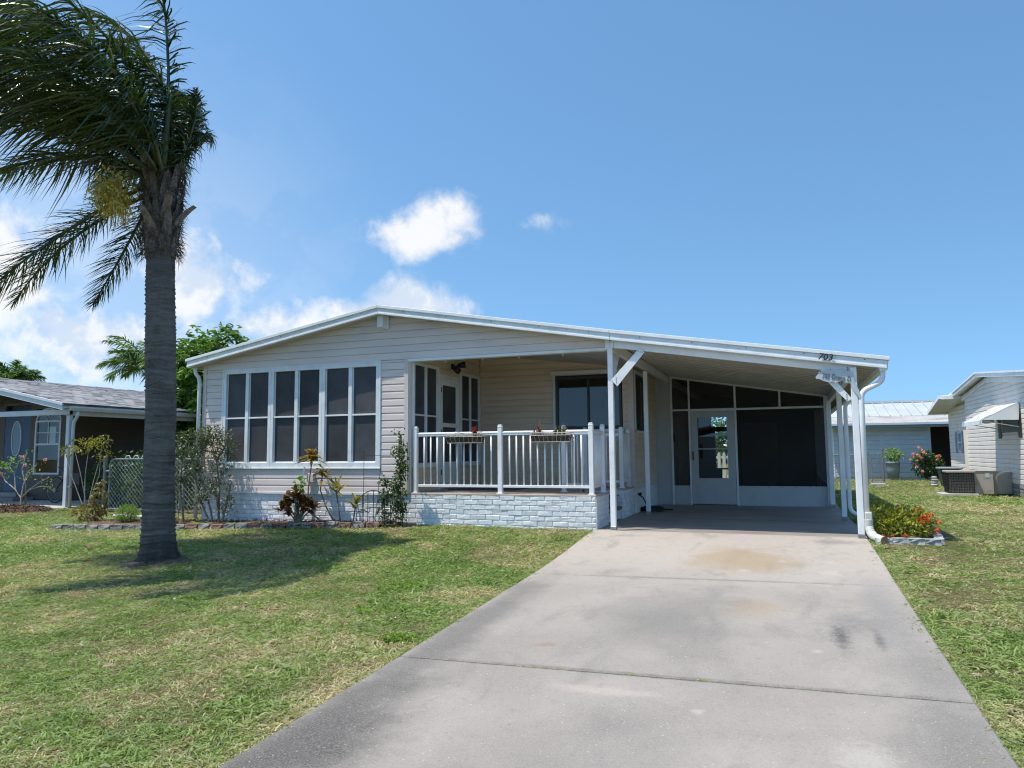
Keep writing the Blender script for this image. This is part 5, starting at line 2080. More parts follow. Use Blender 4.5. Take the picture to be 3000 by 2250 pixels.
# flower spray
c0 = HEART + RT * (-.18) + TC * .12 - ZU * .25
m = 420
ctr = HEART + RT * (-.60) + TC * .15 - ZU * .28
D = unit(RNG.normal(size=(m, 3)) * (1, 1, .9) - RT * .25 - ZU * .15)
P0 = ctr + RNG.normal(size=(m, 3)) * .06
V1, F1 = strips(P0, D, RNG.uniform(.16, .40, m), .011, droop=.7, prof=BLADE)
Pb = P0 + D * RNG.uniform(.08, .36, (m, 1)) - ZU * RNG.uniform(0, .14, (m, 1))
V2, F2 = strips(np.repeat(Pb, 4, 0) + RNG.normal(size=(m * 4, 3)) * .02, rand_dirs(m * 4), .035, .022, droop=.1, prof=ROUND)
V, F = join([(V1, F1), (V2, F2)])
infl = arrays_obj('flower_spray', V, F, 'flower_palm', PALM)
q = MB()
q.tube([c0, (c0 + ctr) / 2 + ZU * .1, ctr], [.03, .022, .014], 8)
q.build('flower_stalk', 'rachis', infl)


# ---------------------------------------------------------------- bush builder
def ell_pts(c, r, n, rng=RNG, shell=.55):
    d = rand_dirs(n, rng)
    k = (shell + (1 - shell) * rng.random(n)) ** .6
    return np.array(c) + d * np.array(r) * k[:, None], d


def bush(name, label, cat, base, blobs, n, L, W, mat, stem='stem', nst=8, droop=.3, group=None, flowers=None, prof=LEAF, shell=.45, updir=.35, stemr=.014):
    t = thing(name, label, cat, base, group)
    Vs = []
    tw = sum(b[2] for b in blobs)
    tips = []
    for c, r, wt in blobs:
        k = max(4, int(n * wt / tw))
        P, d = ell_pts(c, r, k, shell=shell)
        D = unit(d * .8 + rand_dirs(k) * .8 + ZU * updir)
        Vs.append(strips(P, D, RNG.uniform(.65, 1.25, k) * L, RNG.uniform(.7, 1.2, k) * W, droop=droop * RNG.uniform(.4, 1.5, k), prof=prof))
        tips += list(P[:max(1, int(nst * wt / tw) + 1)])
    V, F = join(Vs)
    fo = arrays_obj('foliage', V, F, mat, t)
    m = MB()
    for p in tips:
        b0 = np.array(base) + RNG.normal(size=3) * (.03, .03, 0)
        mid = (b0 * .45 + p * .55) + RNG.normal(size=3) * (.05, .05, .02)
        m.tube([b0, mid, p], [stemr, stemr * .7, stemr * .35], 5)
    m.build('stems', stem, t)
    for (fm, fs, fp) in (flowers or []):
        fd = rand_dirs(26)
        V, F = strips(fd * fs * .45, unit(fd + ZU * .4), fs * .75, fs * .6, droop=.1, prof=ROUND)
        me = arrays_mesh('flower', V, F)
        me.materials.append(M[fm])
        for p in fp:
            o = bpy.data.objects.new('flower', me)
            col.objects.link(o)
            o.parent = t
            o.location = Vector(p) - origin(t)
            o.rotation_euler = (random.uniform(-.4, .4), random.uniform(-.4, .4), random.uniform(0, 6))
            s_ = random.uniform(.75, 1.2)
            o.scale = (s_, s_, s_)
    return t


# ---------------------------------------------------------------- front bed
PATH = [(-12.75, 10.02), (-12.2, 10.10), (-11.5, 10.24), (-10.8, 10.38), (-10.1, 10.50), (-9.4, 10.60), (-8.7, 10.69), (-8.0, 10.77), (-7.4, 10.83), (-6.85, 10.87), (-6.55, 10.93), (-6.22, 11.18)]


def path_pts(path, step):
    out, acc = [], 0.0
    for (a, b) in zip(path, path[1:]):
        a, b = Vector((*a, 0)), Vector((*b, 0))
        L = (b - a).length
        d = (b - a) / L
        while acc < L:
            out.append((a + d * acc, math.atan2(d.y, d.x)))
            acc += step
        acc -= L
    return out


def block_mesh(L, D, H, mat):
    m = MB()
    m.hexa([(-L / 2, -D / 2, 0), (L / 2, -D / 2, 0), (L / 2 * .86, D / 2, 0), (-L / 2 * .86, D / 2, 0), (-L / 2, -D / 2 + .012, H), (L / 2, -D / 2 + .012, H), (L / 2 * .86, D / 2, H), (-L / 2 * .86, D / 2, H)])
    me = bpy.data.meshes.new('block')
    bm = bmesh.new()
    vv = [bm.verts.new(v) for v in m.v]
    for f in m.f:
        bm.faces.new([vv[i] for i in f])
    bmesh.ops.recalc_face_normals(bm, faces=bm.faces[:])
    bmesh.ops.subdivide_edges(bm, edges=bm.edges[:], cuts=2, use_grid_fill=True)
    for v in bm.verts:
        if v.co.y < -D / 2 + .02:
            v.co.y += random.uniform(-.010, .010)
            v.co.z += random.uniform(-.004, .004)
        v.co += Vector((random.uniform(-1, 1), random.uniform(-1, 1), random.uniform(-1, 1))) * .0025
    bm.to_mesh(me)
    bm.free()
    me.materials.append(M[mat])
    return me


EDGE = thing('garden_edging', 'curved row of rough grey and red edging blocks along the front bed', 'edging', (-9.4, 10.6, gz(-9.4, 10.6)))
bm_g = [block_mesh(.232, .13, .092, 'block_grey') for _ in range(4)]
bm_r = [block_mesh(.232, .13, .092, 'block_red') for _ in range(4)]
for k, (p, a) in enumerate(path_pts(PATH, .25)):
    red = (p.x > -11.2) and (k % 5 in (1, 3)) or p.x > -6.75
    o = bpy.data.objects.new('block', random.choice(bm_r if red else bm_g))
    col.objects.link(o)
    o.parent = EDGE
    o.location = Vector((p.x, p.y, gz(p.x, p.y) - .012 + random.uniform(-.008, .008))) - origin(EDGE)
    o.rotation_euler = (random.uniform(-.03, .03), random.uniform(-.03, .03), a + random.uniform(-.04, .04))
    o.scale = (random.uniform(.93, 1.0), 1, random.uniform(.92, 1.08))
m = MB()
o = bpy.data.objects.new('paver_piece', bm_r[0])
LP = tag(o, 'loose red paver lying flat past the end of the bed edging', 'paver')
col.objects.link(o)
o.location = (-6.0, 11.12, gz(-6, 11.12) - .055)
o.rotation_euler = (.05, .0, .7)
# mulch inside the bed
xs = np.linspace(-12.7, -6.2, 120)
py = np.interp(xs, [p[0] for p in PATH], [p[1] for p in PATH])
yb = np.where(xs < -10.75, py + .95, 11.36)
rowsn = 16
V = []
for k in range(rowsn):
    t = k / (rowsn - 1)
    y = py + .02 + (yb - py - .02) * t
    V.append(np.stack([xs, y, ground_z(xs, y) + .035 + RNG.normal(size=len(xs)) * .008 - .04 * (t == 1) * (xs < -10.75)], -1))
V = np.array(V)
i = np.arange(rowsn - 1)[:, None] * len(xs) + np.arange(len(xs) - 1)[None]
F = np.stack([i, i + 1, i + 1 + len(xs), i + len(xs)], -1).reshape(-1, 4)
o = arrays_obj('mulch_bed', V.reshape(-1, 3), F, 'mulch')
tag(o, 'brown bark mulch filling the front bed inside the edging', 'mulch', kind='stuff')


def chips(cx, cy, rx, ry, n, zf, mat='mulch'):
    a, r = RNG.uniform(0, 2 * np.pi, n), np.sqrt(RNG.random(n))
    x, y = cx + rx * r * np.cos(a), cy + ry * r * np.sin(a)
    P = np.stack([x, y, zf(x, y) + RNG.uniform(.0, .03, n)], -1)
    return strips(P, rand_dirs(n) * (1, 1, .35), RNG.uniform(.03, .08, n), RNG.uniform(.012, .025, n), droop=.0, prof=BLADE)


# tall leggy shrub at the left corner of the house
LS = thing('leggy_shrub', 'tall sparse grey-green shrub with bare stems at the house left corner', 'shrub', (-10.15, 11.02, -.08))
paths = [[(-10.05, 11.02, -.08), (-10.2, 11.0, .5), (-10.5, 11.0, 1.0), (-10.75, 10.98, 1.45)],
         [(-9.95, 11.05, -.08), (-9.93, 11.02, .6), (-10.0, 11.0, 1.1), (-10.2, 11.0, 1.6)],
         [(-9.9, 11.0, -.08), (-9.95, 10.98, .45), (-10.1, 10.95, .9), (-9.95, 10.95, 1.25)],
         [(-9.88, 11.04, -.08), (-9.72, 11.0, .35), (-9.62, 10.98, .72)],
         [(-10.1, 11.0, -.08), (-10.35, 10.98, .4), (-10.45, 10.95, .8), (-10.4, 10.95, 1.2)],
         [(-10.75, 11.02, -.08), (-10.85, 11.0, .6), (-10.8, 11.0, 1.2)],
         [(-10.5, 11.0, 1.0), (-10.3, 10.98, 1.35), (-10.05, 10.95, 1.62)],
         [(-10.0, 11.0, 1.1), (-9.8, 10.98, 1.35), (-9.72, 10.95, 1.5)]]
m = MB()
Vs = []
for pt in paths:
    m.tube(pt, [.020, .016, .011, .006][:len(pt)], 6)
    A = np.array(pt)
    for q in range(26):
        s = random.uniform(.25, 1.0) * (len(A) - 1.001)
        k = int(s)
        c = A[k] + (A[k + 1] - A[k]) * (s - k) + RNG.normal(size=3) * (.07, .05, .06)
        nn = 9
        Vs.append(strips(c + RNG.normal(size=(nn, 3)) * .05, rand_dirs(nn) + ZU * .3, RNG.uniform(.04, .075, nn), .026, droop=.25))
for c, r, nn in (((-10.62, 11.0, 1.45), (.45, .22, .25), 620), ((-10.15, 11.0, 1.6), (.38, .2, .18), 380), ((-10.85, 11.05, 1.0), (.28, .2, .45), 380), ((-9.75, 10.98, 1.1), (.16, .12, .22), 120), ((-10.25, 11, .55), (.25, .15, .2), 130)):
    P, d = ell_pts(c, r, nn, shell=.3)
    Vs.append(strips(P, d + rand_dirs(nn) + ZU * .3, RNG.uniform(.04, .075, nn), .027, droop=.25))
m.build('stems', 'stem', LS)
arrays_obj('foliage', *join(Vs), 'leaf_shrub', LS)


def rosette(P, n, L, W, tilt=.5, droop=.6, rng=RNG):
    a = rng.uniform(0, 2 * np.pi, n)
    el = rng.uniform(tilt - .5, tilt + .9, n)
    D = np.stack([np.cos(a) * np.cos(el), np.sin(a) * np.cos(el), np.sin(el)], -1)
    return strips(np.array(P) + rng.normal(size=(n, 3)) * (.012, .012, .05), D, rng.uniform(.7, 1.15, n) * L, W * rng.uniform(.8, 1.15, n), droop=droop * rng.uniform(.5, 1.4, n), prof=LEAF, roll=rng.uniform(-.4, .4, n))


def ti(label, pts, rz, n, L, W, mat, droop=.55):
    t = thing('ti_plant', label, 'plant', pts[0], 'ti plants in the front bed')
    m = MB()
    m.tube(pts, [.016, .014, .012, .010][:len(pts)], 7)
    m.build('stem', 'stem', t, smooth=True)
    arrays_obj('leaves', *rosette(pts[-1], n, L, W, droop=droop), mat, t)


ti('tallest bronze-leaved ti plant on a bent bare stem before the middle window', [(-7.50, 10.98, -.04), (-7.95, 10.98, .22), (-7.93, 10.98, .65), (-7.86, 10.98, 1.12)], 1.12, 52, .31, .075, 'leaf_ti', .5)
ti('middle-height red-tipped ti plant on a slender wavy stem', [(-7.32, 10.95, -.04), (-7.55, 10.95, .32), (-7.66, 10.95, .58), (-7.62, 10.95, .86)], .86, 34, .25, .065, 'leaf_ti', .6)
ti('yellow-green spreading ti plant on a straight stem right of centre', [(-7.25, 10.98, -.04), (-7.30, 10.98, .25), (-7.36, 10.98, .60)], .6, 16, .33, .075, 'leaf_ti_green', .3)
ti('shortest yellow-green ti plant just left of the arched wire border', [(-7.02, 10.98, -.04), (-6.99, 10.98, .15), (-6.96, 10.98, .33)], .33, 18, .27, .07, 'leaf_ti_green', .3)
# croton with a lime vine on top
CR = thing('croton_shrub', 'low croton with dark red and bronze leaves below the window', 'shrub', (-8.12, 10.98, -.05))
m = MB()
Vs = []
for x, z in ((-8.36, .40), (-8.2, .48), (-8.05, .40), (-7.92, .36), (-8.28, .28), (-8.0, .30), (-8.12, .55), (-8.42, .30), (-7.86, .30)):
    m.tube([(-8.12, 10.98, -.06), ((x - 8.12) / 2, 10.97, z * .45), (x, 10.97, z - .08)], [.014, .012, .008], 6)
    Vs.append(rosette((x, 10.97 + random.uniform(-.08, .06), z - .06), 17, .21, .088, .55, .25))
m.build('stems', 'stem', CR)
arrays_obj('leaves', *join(Vs), 'leaf_croton', CR)
bush('lime_vine', 'bright lime green vine climbing the white stake above the croton', 'vine', (-8.20, 11.08, -.05), [((-8.17, 11.05, .66), (.09, .07, .16), 1), ((-8.22, 11.05, .54), (.1, .07, .12), 1)], 90, .075, .06, 'leaf_lime', nst=4)
SK_ = thing('white_stake', 'leaning white stake standing behind the croton against the siding', 'stake', (-8.36, 11.12, -.05))
MB().beam((-8.36, 11.12, -.06), (-8.19, 11.22, .98), .04, .025).build('stake', 'white', SK_)
m = MB()
front.box(m, -8.16, -8.02, .016, .08, .70, .86)
m.build('outlet_box', 'corner_trim', HOUSE, bevel=.006)
# arched wire border, tall wire trellis and the vine on it
AB = thing('arched_wire_border', 'low black arched wire garden border in the bed right end', 'border', (-6.58, 10.9, -.03))
m = MB()
ax0, ax1 = -6.90, -6.25
zt_ = lambda x: .42 + .17 * math.sin(math.pi * (x - ax0) / (ax1 - ax0))
m.tube([(ax0 + (ax1 - ax0) * k / 20, 10.92, zt_(ax0 + (ax1 - ax0) * k / 20)) for k in range(21)], .007, 6)
m.tube([(ax0 + (ax1 - ax0) * k / 20, 10.92, zt_(ax0 + (ax1 - ax0) * k / 20) * .5) for k in range(21)], .006, 6)
m.build('arch', 'wire_black', AB)
for k in range(7):
    x = ax0 + (ax1 - ax0) * k / 6
    MB().tube([(x, 10.92, -.05), (x, 10.92, zt_(x))], .007, 6).build('bar', 'wire_black', AB)
TL = thing('wire_trellis', 'tall thin black wire trellis standing before the right window', 'trellis', (-6.45, 11.02, -.03))
m = MB()
m.tube([(-6.83, 11.02, -.05), (-6.83, 11.02, 1.26)], .005, 5)
m.tube([(-6.60, 11.02, -.05), (-6.50, 11.02, 1.0)], .005, 5)
for x in (-6.16, -6.12, -6.08, -6.0):
    m.tube([(x, 11.03, -.05), (x + .01, 11.03, 1.4)], .0045, 5)
for z in (.35, .80, 1.18):
    m.tube([(-6.83, 11.02, z), (-6.02, 11.03, z - .02)], .004, 5)
m.build('wires', 'wire_black', TL)
VN = thing('climbing_vine', 'climbing vine with small dark leaves on the wire trellis at the porch corner', 'vine', (-6.12, 11.0, -.03))
m = MB()
Vs = []
for k in range(13):
    x0 = random.uniform(-6.5, -6.02)
    pts = [(x0, 11.0, -.04)]
    x = x0
    top = random.uniform(.7, 1.5) if x0 > -6.3 else random.uniform(.4, 1.0)
    z = 0
    while z < top:
        z += .14
        x = min(max(x + random.uniform(-.05, .06) + (.02 if x < -6.2 else 0), -6.6), -5.96)
        pts.append((x, 11.0 + random.uniform(-.05, .04), z))
    m.tube(pts, .0045, 5)
    A = np.array(pts[1:])
    for c in A:
        nn = 9
        Vs.append(strips(c + RNG.normal(size=(nn, 3)) * (.045, .035, .05), rand_dirs(nn) + ZU * .1, RNG.uniform(.04, .07, nn), .036, droop=.3))
for c, nn in (((-6.2, 11, 1.25), 60), ((-6.05, 11, 1.0), 90), ((-6.42, 11, .72), 60), ((-6.2, 11, .62), 80), ((-6.08, 11, .3), 60), ((-6.4, 11, .45), 50)):
    P, d = ell_pts(c, (.1, .06, .12), nn, shell=.2)
    Vs.append(strips(P, rand_dirs(nn) + ZU * .1, RNG.uniform(.04, .07, nn), .036, droop=.3))
m.build('stems', 'stem', VN)
arrays_obj('leaves', *join(Vs), 'leaf_vine', VN)
# strappy clumps along the front of the bed
for lab, x, y, n, L in (('strappy green lily clump under the leggy shrub', -10.1, 10.72, 60, .26), ('strappy lily clump left of the first window mullion', -9.25, 10.80, 40, .22), ('strappy lily clump below the second window', -8.75, 10.82, 36, .22), ('strappy lily clump at the foot of the croton', -8.0, 10.88, 46, .22), ('dark green strappy clump between the two tallest stems right of the croton', -7.18, 10.95, 40, .2)):
    t = thing('lily_clump', lab, 'plant', (x, y, gz(x, y)), 'strappy clumps along the bed')
    a = RNG.uniform(0, 2 * np.pi, n)
    D = np.stack([np.cos(a) * .7, np.sin(a) * .7, RNG.uniform(.6, 1.6, n)], -1)
    V, F = strips(np.array([x, y, gz(x, y) + .02]) + RNG.normal(size=(n, 3)) * (.13, .05, .0), D, RNG.uniform(.5, 1.1, n) * L, .014, droop=.7, prof=BLADE)
    arrays_obj('leaves', V, F, 'leaf_lime' if x < -7.5 else 'leaf_vine', t)
# left end of the bed
bush('amber_shrub', 'low amber and olive leaved shrub at the left end of the bed', 'shrub', (-12.95, 10.95, -.09), [((-13.05, 10.9, .1), (.42, .22, .14), 2), ((-12.85, 10.95, .3), (.18, .15, .28), 1.2), ((-12.9, 11, .55), (.1, .1, .18), .4)], 620, .065, .04, 'leaf_orange', nst=10)
bush('round_bush', 'small round bright green feathery bush left of the palm trunk', 'bush', (-12.0, 10.85, -.09), [((-12.0, 10.85, .10), (.22, .2, .17), 1)], 1500, .05, .011, 'leaf_fine', nst=8, shell=.3)
wb = thing('wire_border', 'low rusty wire border standing in the bed right of the palm trunk', 'border', (-11.0, 10.75, -.08))
m = MB()
for k in range(9):
    x = -11.35 + k * .09
    m.tube([(x, 10.75, -.08), (x + .01, 10.75, .22)], .005, 5)
for z in (.05, .2):
    m.tube([(-11.37, 10.75, z), (-10.6, 10.75, z)], .005, 5)
m.build('wires', 'wire_black', wb)
WP = thing('white_edging_pipe', 'white plastic pipe lying on the ground in front of the chain link fence', 'pipe', (-12.9, 11.7, -.06))
MB().tube([(-13.4, 11.8, -.05), (-12.4, 11.7, -.05)], .03, 8).build('pipe', 'white', WP, smooth=True)

# chain link fence between the houses ------------------------------------------
CF = thing('chain_link_fence', 'grey chain link fence and gate between the two houses', 'fence', (-13.0, 12.95, -.08))
FY = 12.95
m = MB()
m.tube([(-15.05, FY, -.1), (-15.05, FY, 1.15)], .045, 12)
m.lathe((-15.05, FY, 1.15), [(.05, 0), (.048, .03), (.03, .055), (0, .065)], 12)
m.build('end_post', 'galv_dark', CF, smooth=False)
m = MB()
gate = [(-14.9, FY, -.02), (-14.9, FY, 1.0), (-14.86, FY, 1.09), (-14.76, FY, 1.13), (-12.9, FY, 1.13), (-12.8, FY, 1.08), (-12.78, FY, 1.0), (-12.78, FY, -.02)]
m.tube(gate, .022, 8)
m.tube([(-14.9, FY, -.02), (-12.78, FY, -.02)], .02, 8)
m.build('gate_frame', 'galv', CF)
m = MB()
m.tube([(-12.68, FY, -.1), (-12.68, FY, 1.18)], .03, 10)
m.tube([(-12.68, FY, 1.12), (-10.7, FY, 1.12)], .018, 8)
m.build('fence_rail', 'galv', CF)
for z in (.25, .85):
    MB().tube([(-15.05, FY, z), (-14.9, FY, z)], .03, 8).build('hinge', 'galv', CF)
m = MB()
for x in (-14.45, -14.2, -13.95):
    m.tube([(x, FY, 1.13), (x + .04, FY, 1.2), (x + .14, FY, 1.21), (x + .17, FY, 1.14)], .01, 6)
m.build('latch', 'white', CF)
m = MB()
x0f, x1f, z0f, z1f = -14.9, -10.7, -.02, 1.12
stp = .11
k = int((x1f - x0f + 1.2) / stp)
for i in range(k):
    xa = x0f - 1.14 + i * stp
    for sg in (1, -1):
        a, b = max(xa, x0f), min(xa + 1.14, x1f)
        if b - a < .02:
            continue
        fz = (lambda q: z0f + (q - xa)) if sg > 0 else (lambda q: z1f - (q - xa))
        m.tube([(a, FY + sg * .002, fz(a)), (b, FY + sg * .002, fz(b))], .0048, 3, cap=False)
tag(m.build('wire_mesh', 'galv', CF), kind='stuff')
# leafy vine on the fence, and a dark hedge added as the shade behind it
FV = thing('fence_vine', 'leafy green vine growing through the chain link fence', 'vine', (-13.2, 13.0, -.08))
n = 1500
P = np.stack([RNG.uniform(-14.9, -10.8, n), 13.0 + RNG.normal(size=n) * .06, np.abs(RNG.normal(size=n)) * .45 + RNG.uniform(0, .5, n)], -1)
P[:, 2] = np.clip(P[:, 2], .02, 1.3)
keep = np.sin(P[:, 0] * 3.1) + np.sin(P[:, 2] * 7 + P[:, 0]) > -.6
V, F = strips(P[keep], rand_dirs(keep.sum()) + ZU * .2, RNG.uniform(.06, .11, keep.sum()), .045, droop=.3)
arrays_obj('leaves', V, F, 'leaf_vine', FV)
m = MB()
for k in range(10):
    x = -14.6 + k * .4
    m.tube([(x, 13.02, -.08), (x + random.uniform(-.2, .2), 13.0, .5), (x + random.uniform(-.3, .3), 13.0, 1.1)], .006, 5)
m.build('stems', 'stem', FV)
bush('shade_hedge', 'dense dark hedge added as the shade behind the chain link fence', 'hedge', (-14.6, 14.3, -.08), [((-16.9, 14.6, .5), (.6, .4, .6), .8), ((-16.0, 14.4, .55), (.7, .4, .65), 1), ((-15.0, 14.2, .6), (.8, .4, .7), 1), ((-13.9, 14.2, .65), (.8, .4, .75), 1), ((-12.8, 14.2, .65), (.8, .4, .8), 1), ((-11.6, 14.2, .65), (.7, .4, .85), 1)], 6500, .11, .06, 'leaf_rose', nst=26, flowers=[('petal_red', .07, [(-11.75, 12.98, .86), (-11.68, 12.98, .83)])])
YT = bush('yellow_tree', 'thin young tree with yellow-green sprays beside the white post', 'tree', (-15.35, 12.75, -.08), [((-15.5, 12.75, 1.45), (.35, .25, .18), 1), ((-15.0, 12.75, 1.55), (.28, .25, .15), .9), ((-16.0, 12.75, 1.35), (.3, .2, .12), .6), ((-14.85, 12.75, 1.2), (.22, .2, .2), .5)], 420, .075, .035, 'leaf_yellow', stem='stem_pale', nst=3, shell=.1, stemr=.014)

# young flowering tree in a mulch ring, left
HB = thing('hibiscus', 'bare-branched young flowering shrub with pink blooms in a mulch ring', 'shrub', (-17.3, 12.6, -.08))
m = MB()
B0 = np.array([-17.3, 12.6, -.05])
br = [[(0, 0, 0), (-.03, 0, .35), (.05, 0, .8), (.35, 0, 1.15)], [(0, 0, .3), (-.3, 0, .6), (-.5, .1, 1.05), (-.35, .1, 1.5)], [(-.02, 0, .35), (.3, 0, .6), (.75, 0, .85), (1.05, 0, .95)], [(.05, 0, .75), (.2, 0, 1.15), (.55, 0, 1.35)], [(-.3, 0, .6), (-.75, 0, .85), (-1.0, 0, 1.15)], [(.3, 0, .6), (.7, .05, .7), (1.1, .05, .68)], [(.1, 0, .8), (-.05, 0, 1.2), (.1, 0, 1.75)], [(-.5, .1, 1.05), (-.75, .1, 1.3), (-.6, .1, 1.6)]]
tips = []
for b in br:
    A = [B0 + np.array(q) * (.8, .8, .78) for q in b]
    m.tube(A, [.028, .022, .014, .008][:len(A)] if b[0] == (0, 0, 0) else [.015, .012, .008, .005][:len(A)], 6)
    tips.append(A[-1])
    tips.append((A[-1] + A[-2]) / 2)
m.build('branches', 'stem_pale', HB)
Vs = [strips(t + RNG.normal(size=(7, 3)) * (.08, .08, .06), rand_dirs(7) + ZU * .2, RNG.uniform(.04, .075, 7), .04, droop=.2) for t in tips]
Vs += [strips(B0 + np.array([-.55, 0, 1.05]) + RNG.normal(size=(60, 3)) * (.2, .1, .12), rand_dirs(60) + ZU * .2, .075, .05, droop=.2)]
arrays_obj('leaves', *join(Vs), 'leaf_lime', HB)
fd = rand_dirs(22)
me = arrays_mesh('flower', *strips(fd * .012, fd + ZU * .3, .034, .03, droop=.1, prof=ROUND))
me.materials.append(M['petal_pink'])
for p in ((-.05, 0, 1.25), (.72, 0, 1.18), (.05, 0, 1.05), (-.75, 0, .85)):
    o = bpy.data.objects.new('flower', me)
    col.objects.link(o)
    o.parent = HB
    o.location = Vector(B0 + np.array(p)) - origin(HB)
m = MB()
m.tube([(-17.25, 12.66, -.08), (-17.25, 12.66, .95)], .022, 8)
m.build('support_stake', 'stem', HB)
mz = lambda x, y: -.08 + .13 * np.clip(1 - ((x + 17.3) / .95) ** 2 - ((y - 12.45) / .65) ** 2, 0, 1)
V, F = chips(-17.3, 12.45, .95, .65, 2600, mz)
m = MB()
ga = np.linspace(-1, 1, 15)
X, Y = np.meshgrid(-17.3 + ga, 12.45 + ga * .7)
Z = mz(X, Y) - .015
i = np.arange(14)[:, None] * 15 + np.arange(14)[None]
V2, F2 = np.stack([X, Y, Z], -1).reshape(-1, 3), np.stack([i, i + 1, i + 16, i + 15], -1).reshape(-1, 4)
o = arrays_obj('mulch_mound', *join([(V, F), (V2, F2)]), 'mulch')
tag(o, 'ring of brown bark mulch around the pink flowering shrub', 'mulch', kind='stuff')
V, F = chips(-9.3, 10.95, 3.2, .35, 2600, lambda x, y: ground_z(x, y) + .03)
o = arrays_obj('bark_chips', V, F, 'mulch')
tag(o, 'loose bark chips scattered in the front bed', 'mulch', kind='stuff')

# ---------------------------------------------------------------- right side
IX = bush('ixora_shrub', 'low shrub with yellow-green leaves and orange-red flower heads by the carport post', 'shrub', (1.45, 11.5, -.06),
          [((1.26, 11.4, .22), (.26, .30, .20), 1), ((1.5, 11.45, .22), (.30, .32, .21), 1.1), ((1.40, 11.2, .12), (.33, .18, .16), .8), ((1.2, 11.65, .27), (.22, .22, .2), .6), ((1.66, 11.5, .18), (.2, .28, .19), .6)],
          2600, .060, .030, 'leaf_ixora', nst=14, droop=.15, shell=.5, prof=LEAF,
          flowers=[('petal_red', .04, [(1.68, 11.28, .30), (1.63, 11.24, .26), (1.72, 11.26, .26), (1.66, 11.22, .22), (1.78, 11.35, .33), (1.60, 11.4, .36), (1.68, 11.45, .37), (1.87, 11.4, .23), (1.03, 11.25, .27), (1.20, 11.12, .03), (1.43, 11.1, .05), (1.17, 11.3, .22), (1.42, 11.5, .40), (1.3, 11.3, .24), (1.28, 11.1, .06), (1.82, 11.3, .12)])])
EB = thing('shrub_edging', 'pale grey edging blocks framing the orange-flowered shrub', 'edging', (1.5, 11.0, -.06))
bp_ = [block_mesh(.195, .12, .085, 'block_pale') for _ in range(3)]
for k, (p, a) in enumerate(path_pts([(1.14, 10.86), (1.82, 11.02), (1.98, 12.4)], .20)):
    o = bpy.data.objects.new('block', random.choice(bp_))
    col.objects.link(o)
    o.parent = EB
    o.location = Vector((p.x, p.y, gz(p.x, p.y) - .02)) - origin(EB)
    o.rotation_euler = (0, 0, a + random.uniform(-.03, .03))
m = MB()
m.box(1.08, 1.90, 10.97, 12.35, -.1, -.035)
o = m.build('shrub_bed_soil', 'soil')
tag(o, 'dark soil under the orange-flowered shrub', 'soil', kind='stuff')
bush('rose_bush', 'bushy rose with peach blooms before the pale building', 'shrub', (5.35, 34.4, -.03), [((5.2, 34.4, .55), (.42, .35, .5), 1.2), ((5.6, 34.4, .5), (.45, .35, .48), 1.2), ((5.35, 34.4, .85), (.35, .3, .35), .8)], 2300, .085, .05, 'leaf_rose', nst=14,
     flowers=[('petal_peach', .055, [(5.06, 34.05, 1.28), (5.16, 34.05, 1.18), (5.22, 34.0, 1.08), (4.86, 34.1, 1.02), (5.0, 34.0, .98), (5.05, 34.0, .93), (4.75, 34.1, .80), (4.98, 34.0, .75), (5.3, 34, 1.03), (5.68, 34.0, .92), (5.8, 34.1, .93), (5.7, 34.0, .78), (4.95, 34.0, .5), (5.15, 34.0, .32), (5.12, 34, .85), (4.85, 34.05, .9)])])
PT = thing('plant_pot', 'tall grey pot with a bushy lime green plant before the pale wall', 'pot', (4.14, 34.5, -.02))
MB().lathe((4.14, 34.5, 0), [(0, 0), (.2, 0), (.25, .4), (.27, .62), (.29, .63), (.29, .70), (.25, .70), (.24, .6), (0, .6)], 22).build('pot', 'pot', PT, smooth=True)
P, d = ell_pts((4.16, 34.5, 1.0), (.42, .35, .25), 420, shell=.2)
arrays_obj('foliage', *strips(P, d + rand_dirs(420) + ZU * .4, RNG.uniform(.07, .13, 420), .045, droop=.3), 'leaf_lime', PT)
m = MB()
for k in range(9):
    m.tube([(4.14, 34.5, .6), tuple(P[k])], .008, 5)
m.build('stems', 'stem_green', PT)

# ---------------------------------------------------------------- background trees
MG = thing('broadleaf_tree', 'dense glossy broad-leaved tree rising behind the house left eave', 'tree', (-16.6, 18.6, -.08))
q = MB()
q.tube([(-16.6, 18.6, -.1), (-16.55, 18.6, 1.2), (-16.7, 18.6, 2.4)], [.16, .13, .10], 10)
Vs = []
rgt = np.random.default_rng(11)
for k in range(1150):
    d = rand_dirs(1, rgt)[0]
    rr = rgt.uniform(.35, 1.0) ** .5
    c = np.array([-17.2, 18.6, 3.2]) + d * np.array([1.9, 1.5, 2.3]) * rr * (.86 + .14 * math.sin(d[0] * 7 + d[2] * 5))
    if c[2] < .6:
        continue
    nn = 10
    a = rgt.uniform(0, 2 * np.pi, nn)
    D = np.stack([np.cos(a), np.sin(a), rgt.uniform(-.5, .7, nn)], -1) + d * .5
    Vs.append(strips(c + rgt.normal(size=(nn, 3)) * .05, D, rgt.uniform(.18, .30, nn), rgt.uniform(.065, .095, nn), droop=.35, rng=rgt))
    if k % 24 == 0:
        q.tube([(-16.7, 18.6, 2.0), tuple((np.array([-16.7, 18.6, 2.3]) + c) / 2 + rgt.normal(size=3) * .1), tuple(c)], [.05, .03, .012], 6)
q.build('trunk', 'stem', MG)
arrays_obj('crown', *join(Vs), 'leaf_mango', MG)


